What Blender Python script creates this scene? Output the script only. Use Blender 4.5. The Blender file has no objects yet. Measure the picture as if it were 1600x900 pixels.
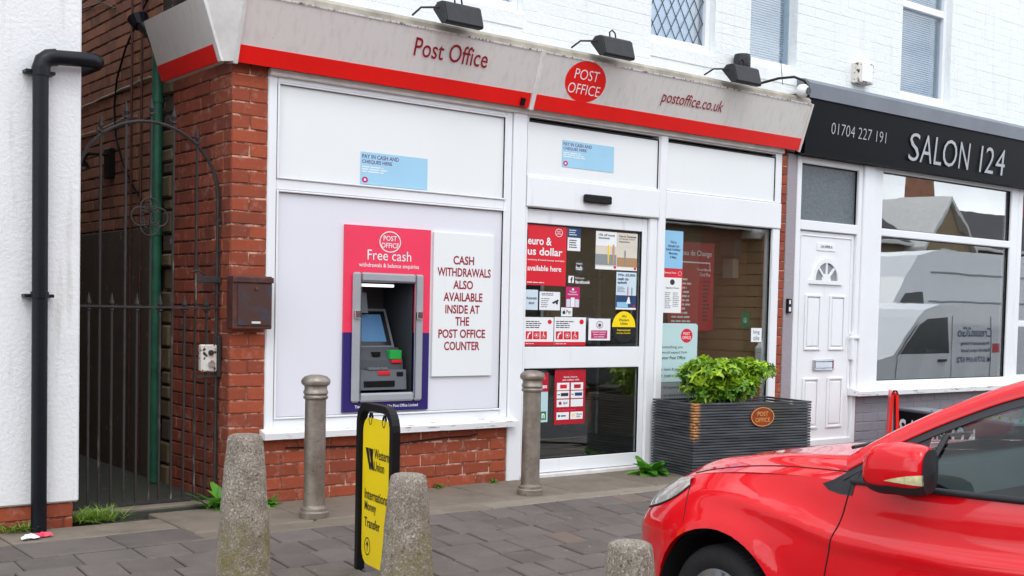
import bpy, bmesh, math, random
from mathutils import Vector, Matrix
random.seed(7)
R = math.radians
scene = bpy.context.scene
col = scene.collection

# ------------------------------------------------------------------ camera
# world: X along the shop fronts, Y into the buildings, Z up, pavement at the shop front = 0
EYE = Vector((0.0, -6.875, 1.268))
YAW, PITCH, ROLL = R(38.36), R(-2.39), R(-1.30)
fw = Vector((math.sin(YAW) * math.cos(PITCH), math.cos(YAW) * math.cos(PITCH), math.sin(PITCH)))
rt = Vector((math.cos(YAW), -math.sin(YAW), 0.0))
dn = -rt.cross(fw)
rt2 = rt * math.cos(ROLL) + dn * math.sin(ROLL)
dn2 = dn * math.cos(ROLL) - rt * math.sin(ROLL)
cd = bpy.data.cameras.new('camera')
cd.sensor_width = 36.0
cd.lens = 36.0 * 1836 / 1600
cd.shift_x, cd.shift_y = -28 / 1600, 110.5 / 1600
cd.clip_start, cd.clip_end = 0.05, 2000
cam = bpy.data.objects.new('camera', cd); col.objects.link(cam)
m3 = Matrix((rt2, -dn2, -fw)).transposed()
cam.matrix_world = Matrix.Translation(EYE) @ m3.to_4x4()
scene.camera = cam

# ------------------------------------------------------------------ world, sun, exposure
SUN_EL, SUN_AZ = R(52), R(205)          # azimuth measured clockwise from +Y
w = bpy.data.worlds.new('World'); scene.world = w; w.use_nodes = True
nt = w.node_tree; nt.nodes.clear()
out = nt.nodes.new('ShaderNodeOutputWorld'); bg = nt.nodes.new('ShaderNodeBackground')
sky = nt.nodes.new('ShaderNodeTexSky'); sky.sky_type = 'NISHITA'; sky.sun_disc = False
sky.sun_elevation = SUN_EL; sky.sun_rotation = SUN_AZ
tc = nt.nodes.new('ShaderNodeTexCoord'); mp = nt.nodes.new('ShaderNodeMapping')
mp.inputs['Scale'].default_value = (1, 1, 2.2)
nz = nt.nodes.new('ShaderNodeTexNoise'); nz.inputs['Scale'].default_value = 2.6; nz.inputs['Detail'].default_value = 7
nz.inputs['Roughness'].default_value = .58
cr = nt.nodes.new('ShaderNodeValToRGB'); cr.color_ramp.elements[0].position = .36; cr.color_ramp.elements[1].position = .60
cr.color_ramp.elements[0].color = (.25, .25, .25, 1)
mx = nt.nodes.new('ShaderNodeMixRGB'); mx.inputs[2].default_value = (17.0, 17.6, 18.6, 1)
nt.links.new(tc.outputs['Generated'], mp.inputs[0]); nt.links.new(mp.outputs[0], nz.inputs['Vector'])
nt.links.new(nz.outputs['Fac'], cr.inputs[0]); nt.links.new(cr.outputs[0], mx.inputs[0])
nt.links.new(sky.outputs[0], mx.inputs[1]); nt.links.new(mx.outputs[0], bg.inputs[0])
bg.inputs[1].default_value = 0.11
nt.links.new(bg.outputs[0], out.inputs[0])
sl = bpy.data.lights.new('sun', 'SUN'); sl.energy = 0.7; sl.angle = R(25); sl.color = (1, .965, .91)
sun = bpy.data.objects.new('sun', sl); col.objects.link(sun)
sd = Vector((math.sin(SUN_AZ) * math.cos(SUN_EL), math.cos(SUN_AZ) * math.cos(SUN_EL), math.sin(SUN_EL)))
sun.rotation_euler = sd.to_track_quat('Z', 'Y').to_euler()
scene.view_settings.view_transform = 'Standard'; scene.view_settings.look = 'None'
scene.view_settings.exposure = 0.36; scene.view_settings.gamma = 1; scene.view_settings.use_curve_mapping = False
scene.cycles.max_bounces = 8; scene.cycles.transparent_max_bounces = 12

# ------------------------------------------------------------------ materials
def srgb(h):
    h = h.lstrip('#'); c = [int(h[i:i + 2], 16) / 255 for i in (0, 2, 4)]
    return tuple(x / 12.92 if x <= .04045 else ((x + .055) / 1.055) ** 2.4 for x in c)
class Mat:
    """small node helper; .m is the material"""
    def __init__(s, name):
        s.m = bpy.data.materials.new(name); s.m.use_nodes = True; s.t = s.m.node_tree; s.t.nodes.clear()
        s.o = s.n('OutputMaterial'); s.b = s.n('BsdfPrincipled'); s.l(s.b.outputs[0], s.o.inputs[0])
        s.pos = s.n('NewGeometry').outputs['Position']
    def n(s, k): return s.t.nodes.new('ShaderNode' + k)
    def l(s, a, b): s.t.links.new(a, b)
    def noise(s, scale, detail=4, vec=None, stretch=None, rough=.55):
        v = vec or s.pos
        if stretch:
            mp = s.n('Mapping'); mp.inputs['Scale'].default_value = stretch; s.l(v, mp.inputs[0]); v = mp.outputs[0]
        n = s.n('TexNoise'); n.inputs['Scale'].default_value = scale; n.inputs['Detail'].default_value = detail
        n.inputs['Roughness'].default_value = rough
        s.l(v, n.inputs['Vector']); return n.outputs['Fac']
    def ramp(s, f, a, b, lo=0, hi=1):
        r = s.n('MapRange'); r.inputs[1].default_value = a; r.inputs[2].default_value = b
        r.inputs[3].default_value = lo; r.inputs[4].default_value = hi; s.l(f, r.inputs[0]); return r.outputs[0]
    def mix(s, f, a, b, mode='MIX'):
        x = s.n('MixRGB'); x.blend_type = mode
        for i, v in ((0, f), (1, a), (2, b)):
            if isinstance(v, (int, float)): x.inputs[i].default_value = v
            elif isinstance(v, tuple): x.inputs[i].default_value = (*v[:3], 1)
            else: s.l(v, x.inputs[i])
        return x.outputs[0]
    def mul(s, a, b):
        x = s.n('Math'); x.operation = 'MULTIPLY'
        for i, v in ((0, a), (1, b)):
            if isinstance(v, (int, float)): x.inputs[i].default_value = v
            else: s.l(v, x.inputs[i])
        return x.outputs[0]
    def rnd(s): return s.n('ObjectInfo').outputs['Random']
    def color(s, c):
        if isinstance(c, tuple): s.b.inputs['Base Color'].default_value = (*c[:3], 1)
        else: s.l(c, s.b.inputs['Base Color'])
    def bump(s, f, strength=.3, dist=.01):
        b = s.n('Bump'); b.inputs['Strength'].default_value = strength; b.inputs['Distance'].default_value = dist
        s.l(f, b.inputs['Height']); s.l(b.outputs[0], s.b.inputs['Normal'])
    def set(s, **k):
        for a, v in k.items():
            i = s.b.inputs[a.replace('_', ' ')]
            if isinstance(v, (int, float, tuple)): i.default_value = v
            else: s.l(v, i)
M = {}
def simple(name, c, rough=.5, metal=0, var=.08, scale=6, bump=0, bscale=80, rand=0, coat=0, spec=.5):
    if isinstance(c, str): c = srgb(c)
    q = Mat(name)
    f = q.noise(scale, 5)
    lo = tuple(x * (1 - var) for x in c); hi = tuple(min(1, x * (1 + var)) for x in c)
    k = q.mix(q.ramp(f, .3, .7), lo, hi)
    if rand:
        k = q.mix(q.mul(q.rnd(), rand), k, tuple(x * .35 for x in c))
    q.color(k); q.set(Roughness=rough, Metallic=metal, Coat_Weight=coat, Coat_Roughness=.03)
    q.b.inputs['Specular IOR Level'].default_value = spec
    if bump: q.bump(q.noise(bscale, 6), bump, .005)
    M[name] = q.m; return q
def brickmat(name, c1, c2, bloom=.35, dark=0.0, bcol=(.55, .42, .36)):
    q = Mat(name)
    k = q.mix(q.rnd(), c1, c2)
    k = q.mix(q.ramp(q.noise(38, 6), .35, .75, 0, .45), k, tuple(x * .55 for x in c1))
    k = q.mix(q.ramp(q.noise(11, 7, rough=.7), .54, .72, 0, bloom), k, bcol)
    k = q.mix(q.ramp(q.noise(3.1, 5), .5, .75, 0, dark), k, (.03, .022, .018))
    q.color(k); q.set(Roughness=.82); q.bump(q.noise(120, 6), .35, .004); M[name] = q.m
brickmat('brick_red', srgb('#a94f2f'), srgb('#883d26'), .32, .30)
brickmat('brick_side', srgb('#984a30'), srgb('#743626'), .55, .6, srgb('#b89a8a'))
brickmat('brick_old', srgb('#a87358'), srgb('#7c5240'), .4, .4, srgb('#b28c70'))
brickmat('brick_yellow', srgb('#6f6044'), srgb('#564a34'), .3, .5, srgb('#9a8e70'))
def mortar(name, light, darkc, amt):
    q = Mat(name); f = q.ramp(q.noise(9, 6, rough=.7), .5 - amt, .62 - amt)
    q.color(q.mix(f, darkc, light)); q.set(Roughness=.95); q.bump(q.noise(150, 5), .5, .004); M[name] = q.m
mortar('mortar_pale', srgb('#d0ab96'), srgb('#7c4a38'), .03)
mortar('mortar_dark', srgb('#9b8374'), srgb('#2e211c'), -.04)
# painted walls
def stucco(name, c, bs, strength, dirt=.25):
    q = Mat(name)
    k = q.mix(q.ramp(q.noise(2.2, 7, rough=.65), .5, .8, 0, dirt), c, tuple(x * .72 for x in c))
    k = q.mix(q.ramp(q.noise(45, 5), .66, .74, 0, .6), k, tuple(x * .55 for x in c))
    k = q.mix(q.ramp(q.noise(12, 6, stretch=(1, 1, .10)), .55, .75, 0, dirt * 1.3), k, srgb('#a59d8e'))
    q.color(k); q.set(Roughness=.75); q.bump(q.noise(bs, 6, rough=.6), strength, .02); M[name] = q.m
stucco('stucco_white', srgb('#e8e9ea'), 46, .30, .34)
stucco('paint_white_brick', srgb('#e9eeee'), 30, .35, .14)
stucco('paint_grey_brick', srgb('#8f8a92'), 40, .3, .25)
stucco('pier_lilac', srgb('#9d969d'), 50, .4, .3)
def upvc(name, c, dirt=.2):
    q = Mat(name)
    k = q.mix(q.ramp(q.noise(1.7, 6), .45, .8, 0, dirt), c, srgb('#cfcbc8'))
    k = q.mix(q.ramp(q.noise(16, 6, stretch=(1, 1, .12)), .62, .78, 0, dirt), k, srgb('#a59c94'))
    q.color(k); q.set(Roughness=.32); M[name] = q.m
upvc('upvc', srgb('#eceff2')); upvc('upvc_panel', srgb('#e9eeee'), .08); upvc('upvc_cool', srgb('#e1e3ea'), .06)
q = Mat('sill_paint')
k = q.mix(q.ramp(q.noise(22, 7, stretch=(.35, 1, 3)), .58, .66, 0, .85), srgb('#ebedee'), srgb('#8d8580'))
q.color(k); q.set(Roughness=.5); q.bump(q.noise(60, 4), .2, .004); M['sill_paint'] = q.m
# sign fascia: silver grey with rain streaks
q = Mat('fascia_grey')
k = q.mix(q.ramp(q.noise(26, 5, stretch=(1, 1, .05)), .5, .78, 0, .42), srgb('#e4e0db'), srgb('#bfbab5'))
k = q.mix(q.ramp(q.noise(60, 6, stretch=(1, 1, .12)), .66, .75, 0, .45), k, srgb('#857f7c'))
q.color(k); q.set(Roughness=.38, Metallic=.15); M['fascia_grey'] = q.m
q = Mat('fascia_grime')
k = q.mix(q.ramp(q.noise(30, 7, stretch=(1, 1, .3), rough=.75), .5, .6), srgb('#e6e4e2'), srgb('#3a3430'))
q.color(k); q.set(Roughness=.6); M['fascia_grime'] = q.m
simple('fascia_red', '#ec140c', .35, var=.05); simple('trim_white', '#dcdad6', .4, var=.12, scale=9)
simple('ledge_stone', '#a39d90', .85, var=.3, scale=7, bump=.5, bscale=60)
simple('letter_red', '#8e0d1c', .4); simple('halo_white', '#e6d6d6', .5)
simple('salon_black', '#0a0c11', .4, var=.3, scale=2, spec=.08); simple('salon_grey', '#707780', .45, var=.12, scale=3)
simple('salon_letter', '#a2a5aa', .35, metal=.2)
simple('black_plastic', '#0c0d0f', .45, var=.2, spec=.25); simple('black_gloss', '#0f1013', .2, var=.1)
simple('lamp_black', '#202124', .55, var=.25, scale=20, bump=.15, bscale=90)
simple('pipe_black', '#0b0f18', .4, var=.3, scale=12, bump=.12, bscale=30, spec=.3)
simple('pipe_green', '#1d5a45', .5, var=.35, scale=8)
simple('iron', '#2f2a2a', .7, var=.35, scale=25, bump=.3, bscale=120)
q = Mat('iron_flaking')
k = q.mix(q.ramp(q.noise(18, 6, stretch=(1, 1, .25)), .6, .7, 0, .8), srgb('#2a2423'), srgb('#7d746d'))
q.color(k); q.set(Roughness=.75); M['iron_flaking'] = q.m
q = Mat('lock_paint')
k = q.mix(q.ramp(q.noise(26, 3), .56, .6), srgb('#dad5cc'), srgb('#3a2a22')); q.color(k); q.set(Roughness=.6); M['lock_paint'] = q.m
q = Mat('letterbox_brown')
k = q.mix(q.ramp(q.noise(14, 6), .5, .62), srgb('#4a302b'), srgb('#3d3d46')); q.color(k); q.set(Roughness=.5, Metallic=.2); M['letterbox_brown'] = q.m
simple('letterbox_rust', '#4b2a24', .6, var=.4, scale=22)
# concrete & ground
q = Mat('bollard_concrete')
sep = q.n('SeparateXYZ'); q.l(q.pos, sep.inputs[0])
k = q.mix(q.ramp(q.noise(14, 7), .3, .7), srgb('#aa9c8c'), srgb('#cfc3b3'))
k = q.mix(q.ramp(q.noise(130, 2), .50, .60, 0, .8), k, srgb('#857b70'))
k = q.mix(q.ramp(q.noise(95, 2), .36, .44, .85, 0), k, srgb('#ebe6dc'))
k = q.mix(q.ramp(q.noise(48, 4, rough=.75), .60, .66, 0, .9), k, srgb('#332d27'))
k = q.mix(q.ramp(q.noise(6, 6, rough=.7), .42, .66, 0, .55), k, srgb('#7f7466'))
moss = q.mul(q.ramp(sep.outputs[2], .50, .15), q.ramp(q.noise(9, 7, rough=.7), .4, .62))
k = q.mix(q.mul(moss, .85), k, srgb('#948748'))
q.color(k); q.set(Roughness=.95); q.bump(q.noise(60, 8, rough=.8), 1.0, .03); M['bollard_concrete'] = q.m
q = Mat('bollard_metal')
k = q.mix(q.ramp(q.noise(10, 7, rough=.65), .35, .7), srgb('#7d746a'), srgb('#a39b90'))
k = q.mix(q.ramp(q.noise(55, 5), .64, .74, 0, .8), k, srgb('#3b322b'))
k = q.mix(q.ramp(q.noise(5, 6, stretch=(1, 1, .3)), .55, .7, 0, .5), k, srgb('#6e5947'))
q.color(k); q.set(Roughness=.42, Metallic=.55); q.bump(q.noise(60, 5), .2, .004); M['bollard_metal'] = q.m
def paving(name, c1, c2, stain, rand=True, gloss=.75):
    q = Mat(name)
    k = q.mix(q.rnd(), c1, c2) if rand else c1
    k = q.mix(q.ramp(q.noise(5, 7, rough=.65), .42, .75, 0, .6), k, stain)
    k = q.mix(q.ramp(q.noise(140, 3), .62, .72, 0, .30), k, srgb('#a9a096'))
    k = q.mix(q.ramp(q.noise(17, 2), .71, .735, 0, .55), k, srgb('#8c857c'))
    k = q.mix(q.ramp(q.noise(2.3, 7, rough=.7), .5, .7, 0, .35), k, srgb('#3c3632'))
    k = q.mix(q.ramp(q.noise(90, 4), .64, .74, 0, .5), k, srgb('#2c2724'))
    q.color(k); q.set(Roughness=gloss); q.bump(q.noise(90, 6), .3, .006); M[name] = q.m
paving('paver_dark', srgb('#625b57'), srgb('#524b47'), srgb('#6e645b'))
paving('paver_brown', srgb('#74665c'), srgb('#6a5a50'), srgb('#5d534c'))
paving('slab_concrete', srgb('#81766a'), srgb('#6f6558'), srgb('#5b5342'))
paving('slab_edge', srgb('#93897d'), srgb('#877d70'), srgb('#6e675b'))
paving('asphalt', srgb('#4a4a4b'), srgb('#454546'), srgb('#3b3b3c'), False, .9)
paving('joint_dirt', srgb('#39342e'), srgb('#39342e'), srgb('#474a2c'), False, .95)
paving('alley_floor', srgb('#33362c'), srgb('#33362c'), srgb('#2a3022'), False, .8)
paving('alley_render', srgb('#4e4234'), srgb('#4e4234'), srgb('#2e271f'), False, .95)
# glass
def glass(name, tint=(1, 1, 1), f0=.06, rough=0.0, wave=.05):
    """thin pane: clear with mirror reflection rising towards grazing (same from both sides)"""
    q = Mat(name); q.t.nodes.remove(q.b)
    ge = q.n('NewGeometry'); dt = q.n('VectorMath'); dt.operation = 'DOT_PRODUCT'
    q.l(ge.outputs['Incoming'], dt.inputs[0]); q.l(ge.outputs['Normal'], dt.inputs[1])
    ab = q.n('Math'); ab.operation = 'ABSOLUTE'; q.l(dt.outputs['Value'], ab.inputs[0])
    om = q.n('Math'); om.operation = 'SUBTRACT'; om.inputs[0].default_value = 1; q.l(ab.outputs[0], om.inputs[1])
    pw = q.n('Math'); pw.operation = 'POWER'; q.l(om.outputs[0], pw.inputs[0]); pw.inputs[1].default_value = 5
    fr = q.ramp(pw.outputs[0], 0, 1, f0, 1)
    tr = q.n('BsdfTransparent'); tr.inputs[0].default_value = (*tint, 1)
    gl = q.n('BsdfGlossy'); gl.inputs['Roughness'].default_value = rough
    bm = q.n('Bump'); bm.inputs['Strength'].default_value = wave; bm.inputs['Distance'].default_value = .02
    q.l(q.noise(1.4, 2), bm.inputs['Height']); q.l(bm.outputs[0], gl.inputs['Normal'])
    ms = q.n('MixShader'); q.l(fr, ms.inputs[0]); q.l(tr.outputs[0], ms.inputs[1]); q.l(gl.outputs[0], ms.inputs[2])
    q.l(ms.outputs[0], q.o.inputs[0]); M[name] = q.m
glass('glass_shop', (.9, .93, .92), .16); glass('glass_salon', (.80, .83, .83), .42, wave=.05); glass('glass_upper', (.85, .92, .97), .17, wave=.1)
glass('glass_car', (.56, .72, .71), .05)
simple('frosted', '#5d666b', .35, var=.3, scale=60, bump=.6, bscale=150)
simple('blind', '#b4cde0', .6, var=.06); simple('lead', '#3d434a', .5, metal=.4)
simple('void_dark', '#1a1714', .9); simple('room_grey', '#4a4640', .9, var=.2); simple('room_floor', '#3c3833', .6, var=.25)
simple('slatboard', '#c4a67c', .6, var=.12, scale=4); simple('room_salon', '#8f9396', .8, var=.15, scale=2)
# print colours
for n_, h in dict(p_red='#d8172c', p_crimson='#b5182c', p_white='#eceff0', p_pale='#cfe0ea', p_blue='#8fc6e6', p_navy='#24406b', p_black='#17181a',
                  p_purple='#2c2068', p_magenta='#c0206a', p_pink='#ef3a5c', p_yellow='#fbdc00', p_sky='#9fd0ea', p_text='#980f30', p_plum='#5b2364',
                  p_grey='#8b9194', p_green='#1d7a4c', p_teal='#bcd8db', p_tan='#b08a62', p_dark='#2d2c30', p_orange='#c2571c', p_skin='#c79877', p_cream='#d9d2c4').items():
    simple(n_, h, .35, var=.03)
simple('oak_orange', '#8f3d15', .45, var=.2, scale=30); simple('gold_letter', '#e3a15a', .4)
q = Mat('planter_wood')
k = q.mix(q.ramp(q.noise(9, 6, stretch=(.4, .4, 3)), .35, .7), srgb('#30333a'), srgb('#55585c'))
k = q.mix(q.ramp(q.noise(2.6, 5), .56, .72, 0, .55), k, srgb('#46492c'))
tco = q.n('TexCoord'); s3 = q.n('SeparateXYZ'); q.l(tco.outputs['Object'], s3.inputs[0])
wx = q.ramp(q.noise(45, 4, stretch=(.5, .5, 2)), .40, .52)
wear = q.mul(q.mul(q.ramp(s3.outputs[0], .075, .03), q.ramp(s3.outputs[2], .26, .33)), q.mul(q.ramp(s3.outputs[1], .06, .03), wx))
k = q.mix(wear, k, srgb('#c98a4a'))
q.color(k); q.set(Roughness=.6); q.bump(q.noise(60, 5, stretch=(.3, .3, 3)), .3, .004); M['planter_wood'] = q.m
simple('soil', '#2a221b', .95, var=.4, scale=40)
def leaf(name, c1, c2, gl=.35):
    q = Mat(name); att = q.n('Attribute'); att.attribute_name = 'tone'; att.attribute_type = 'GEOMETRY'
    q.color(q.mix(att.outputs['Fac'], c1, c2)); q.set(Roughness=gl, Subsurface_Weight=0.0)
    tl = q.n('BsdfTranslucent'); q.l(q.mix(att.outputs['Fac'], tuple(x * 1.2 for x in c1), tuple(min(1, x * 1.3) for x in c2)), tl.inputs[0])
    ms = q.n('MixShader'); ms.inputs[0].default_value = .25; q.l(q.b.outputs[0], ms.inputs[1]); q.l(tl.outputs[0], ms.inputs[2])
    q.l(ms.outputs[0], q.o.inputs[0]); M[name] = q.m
leaf('leaf_shrub', srgb('#4a7f12'), srgb('#c4e63c')); leaf('leaf_weed', srgb('#3b7a22'), srgb('#76b53c'), .5); leaf('grass_blade', srgb('#5d8a2c'), srgb('#98b04c'), .6)
simple('twig', '#4b3a26', .9)
# car
def paint(name, c):
    q = Mat(name); q.color(c); q.set(Roughness=.5, Coat_Weight=1.0, Coat_Roughness=.015, Metallic=.0)
    q.b.inputs['Specular IOR Level'].default_value = .05
    d_ = q.ramp(q.noise(3.2, 7, rough=.7), .45, .8, 0, .05); q.color(q.mix(d_, c, srgb('#a09084'))); q.set(Coat_Roughness=q.ramp(q.noise(5, 6), .3, .8, .01, .07))
    M[name] = q.m
paint('car_red', srgb('#d90416')); paint('van_white', srgb('#d9dcdf')); paint('car_grey', srgb('#5a5d62'))
simple('rubber', '#1b1b1d', .85, var=.25, scale=30, bump=.4, bscale=90); simple('trim_dark', '#232428', .55, var=.15); simple('arch_liner', '#0c0c0d', .9)
simple('alloy', '#8c9096', .35, metal=.8); simple('car_seat', '#34373a', .85); simple('dash', '#26282a', .7); simple('chrome', '#c9ccd0', .12, metal=1)
q = Mat('headlamp'); q.color(q.mix(q.ramp(q.noise(8, 3, stretch=(1, 1, 2)), .35, .65), srgb('#9a9a92'), srgb('#d2d1c8'))); q.set(Roughness=.25, Coat_Weight=1.0, Metallic=.2); M['headlamp'] = q.m
simple('lamp_amber', '#d8cfa0', .25, var=.25, scale=60, coat=1)
def emit(name, c, s):
    q = Mat(name); q.color(c); q.b.inputs['Emission Color'].default_value = (*c, 1); q.b.inputs['Emission Strength'].default_value = s; M[name] = q.m
emit('tube_light', (1, 1, 1), 1.2); emit('screen_reflection_blue', srgb('#3f6c94'), .08); emit('reader_green', srgb('#128a38'), .25)  # the screen's blue emission stands in for a reflection on its glass
simple('atm_grey', '#9da0a5', .45, var=.05); simple('atm_dark', '#3d4146', .5, var=.1); simple('atm_mid', '#5d6268', .45, var=.08)
simple('slate', '#3f3d40', .8, var=.3, scale=3); simple('render_tan', '#8d7a60', .9, var=.15); simple('gutter_white', '#c9c9c6', .6)

# ------------------------------------------------------------------ mesh helpers
class MB:
    def __init__(s): s.v = []; s.f = []; s.tone = None
    def add(s, v, f):
        o = len(s.v); s.v += [tuple(p) for p in v]; s.f += [tuple(i + o for i in q) for q in f]; return s
    def box(s, x0, y0, z0, x1, y1, z1, c=0.0):
        if x0 > x1: x0, x1 = x1, x0
        if y0 > y1: y0, y1 = y1, y0
        if z0 > z1: z0, z1 = z1, z0
        if c <= 0:
            return s.add([(x0, y0, z0), (x1, y0, z0), (x1, y1, z0), (x0, y1, z0), (x0, y0, z1), (x1, y0, z1), (x1, y1, z1), (x0, y1, z1)],
                         [(0, 3, 2, 1), (4, 5, 6, 7), (0, 1, 5, 4), (1, 2, 6, 5), (2, 3, 7, 6), (3, 0, 4, 7)])
        c = min(c, (x1 - x0) * .49, (y1 - y0) * .49, (z1 - z0) * .49)
        bm = bmesh.new(); bmesh.ops.create_cube(bm, size=1)
        for v in bm.verts: v.co = ((x0 + x1) / 2 + v.co.x * (x1 - x0), (y0 + y1) / 2 + v.co.y * (y1 - y0), (z0 + z1) / 2 + v.co.z * (z1 - z0))
        bmesh.ops.bevel(bm, geom=bm.edges[:], offset=c, segments=1, affect='EDGES', profile=.5)
        bm.verts.index_update()
        s.add([v.co[:] for v in bm.verts], [[v.index for v in f.verts] for f in bm.faces]); bm.free(); return s
    def prism(s, poly, a0, a1, axis='y'):
        """poly in the two other axes (x,z | y,z | x,y), extruded along axis"""
        n = len(poly)
        def p(u, v, a): return {'y': (u, a, v), 'x': (a, u, v), 'z': (u, v, a)}[axis]
        s.add([p(u, v, a0) for u, v in poly] + [p(u, v, a1) for u, v in poly],
              [tuple(range(n)), tuple(range(2 * n - 1, n - 1, -1))] + [(i, i + n, (i + 1) % n + n, (i + 1) % n) for i in range(n)]); return s
    def tube(s, path, r, n=8, cap=True):
        P = [Vector(p) for p in path]; rs = r if isinstance(r, (list, tuple)) else [r] * len(P)
        rings = []; up = None
        for i, p in enumerate(P):
            d = (P[min(i + 1, len(P) - 1)] - P[max(i - 1, 0)]).normalized()
            if up is None or abs(up.dot(d)) > .98:
                up = Vector((0, 0, 1)) if abs(d.z) < .9 else Vector((1, 0, 0))
            a = d.cross(up).normalized(); b = a.cross(d).normalized(); up = b
            rings.append([p + (a * math.cos(2 * math.pi * k / n) + b * math.sin(2 * math.pi * k / n)) * rs[i] for k in range(n)])
        v = [q for g in rings for q in g]; f = []
        for i in range(len(P) - 1):
            for k in range(n): f.append((i * n + k, i * n + (k + 1) % n, (i + 1) * n + (k + 1) % n, (i + 1) * n + k))
        if cap: f += [tuple(range(n - 1, -1, -1)), tuple((len(P) - 1) * n + k for k in range(n))]
        return s.add(v, f)
    def lathe(s, prof, n=24, c=(0, 0, 0), axis='z'):
        v = []; f = []
        for r, h in prof:
            for k in range(n):
                a = 2 * math.pi * k / n; q = (r * math.cos(a), r * math.sin(a), h)
                if axis == 'y': q = (q[0], q[2], q[1])
                if axis == 'x': q = (q[2], q[0], q[1])
                v.append((q[0] + c[0], q[1] + c[1], q[2] + c[2]))
        for i in range(len(prof) - 1):
            for k in range(n): f.append((i * n + k, i * n + (k + 1) % n, (i + 1) * n + (k + 1) % n, (i + 1) * n + k))
        f += [tuple(range(n - 1, -1, -1)), tuple((len(prof) - 1) * n + k for k in range(n))]
        return s.add(v, f)
    def grid(s, P):
        """P[i][j] points"""
        n = len(P[0]); f = [(i * n + j, i * n + j + 1, (i + 1) * n + j + 1, (i + 1) * n + j) for i in range(len(P) - 1) for j in range(n - 1)]
        return s.add([q for r_ in P for q in r_], f)
    def frame(s, x0, z0, x1, z1, t, y0, y1, c=.004, tt=None, tb=None):
        """rectangular frame in the XZ plane, member width t (top tt, bottom tb)"""
        tt = t if tt is None else tt; tb = t if tb is None else tb
        s.box(x0, y0, z0, x0 + t, y1, z1, c); s.box(x1 - t, y0, z0, x1, y1, z1, c)
        s.box(x0 + t, y0 + .001, z1 - tt, x1 - t, y1, z1, c); s.box(x0 + t, y0 + .001, z0, x1 - t, y1, z0 + tb, c); return s
    def mesh(s, name, smooth=None):
        me = bpy.data.meshes.new(name); me.from_pydata(s.v, [], s.f); me.validate()
        bm = bmesh.new(); bm.from_mesh(me); bmesh.ops.recalc_face_normals(bm, faces=bm.faces); bm.to_mesh(me); bm.free()
        if s.tone:
            a = me.attributes.new('tone', 'FLOAT', 'POINT'); a.data.foreach_set('value', s.tone)
        if smooth is not None:
            me.polygons.foreach_set('use_smooth', [True] * len(me.polygons)); me.set_sharp_from_angle(angle=R(smooth))
        return me
    def build(s, name, mat, parent=None, smooth=None, local=False, kind=None):
        me = s.mesh(name, smooth); me.materials.append(M[mat] if isinstance(mat, str) else mat)
        o = bpy.data.objects.new(name, me); col.objects.link(o); put(o, parent, local)
        if kind: o['kind'] = kind
        return o
LOC = {}
def put(o, parent, local=False):
    if parent is not None:
        o.parent = parent
        if not local and parent.name in LOC: o.location = -LOC[parent.name]
def tag(o, label, cat, group=None):
    o['label'] = label; o['category'] = cat
    if group: o['group'] = group
    return o
def thing(name, label, cat, loc=(0, 0, 0), rz=0, group=None):
    o = bpy.data.objects.new(name, None); col.objects.link(o); o.location = loc; o.rotation_euler = (0, 0, rz)
    o.empty_display_size = .1; LOC[o.name] = Vector(loc); return tag(o, label, cat, group)
def inst(name, me, parent, loc, rot=(0, 0, 0), scale=(1, 1, 1)):
    """piece sharing mesh data; loc in world coordinates"""
    o = bpy.data.objects.new(name, me); col.objects.link(o); o.parent = parent
    L = LOC.get(parent.name, Vector((0, 0, 0))); o.location = Vector(loc) - L; o.rotation_euler = rot; o.scale = scale; return o
_tc = {}
def text2d(s, bold=0.0):
    k = (s, bold)
    if k not in _tc:
        cu = bpy.data.curves.new('t', 'FONT'); cu.body = s; cu.resolution_u = 3; cu.offset = bold; cu.space_line = 1.0
        ob = bpy.data.objects.new('t', cu); me = bpy.data.meshes.new_from_object(ob)
        V = [(v.co.x, v.co.y) for v in me.vertices]; F = [tuple(p.vertices) for p in me.polygons]
        bpy.data.objects.remove(ob); bpy.data.curves.remove(cu); bpy.data.meshes.remove(me); _tc[k] = (V, F)
    return _tc[k]
def text_fit(mb, s, o, u, v, w, h, bold=0.0, shear=0.0):
    """lettering fitted to a w x h box whose lower left corner is o, along unit vectors u (right) and v (up)"""
    V, F = text2d(s, bold)
    if not V: return mb
    x0 = min(p[0] for p in V); x1 = max(p[0] for p in V); y0 = min(p[1] for p in V); y1 = max(p[1] for p in V)
    sx = w / (x1 - x0); sy = h / (y1 - y0); o = Vector(o); u = Vector(u); v = Vector(v)
    mb.add([o + u * ((p[0] - x0) * sx + shear * (p[1] - y0) * sy) + v * ((p[1] - y0) * sy) for p in V], F); return mb
# ================================================================== GROUND
def struct(o): o['kind'] = 'structure'; return o
g = MB(); g.add([(-400, -400, -.42), (400, -400, -.42), (400, 400, -.42), (-400, 400, -.42)], [(0, 1, 2, 3)])
struct(g.build('ground', 'asphalt'))
g = MB(); g.prism([(-2.85, -.296), (-2.85, -.40), (-14.5, -.40), (-14.5, -.32)], -60, 90, 'x'); struct(g.build('road', 'asphalt'))
g = MB(); g.prism([(-14.6, -.18), (-17.5, -.14), (-17.5, -.40), (-14.6, -.40)], -60, 90, 'x'); struct(g.build('far_pavement', 'slab_concrete'))
SL = .0667
def gz(y): return 0.0 if y > -.91 else SL * (y + .91)
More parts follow.
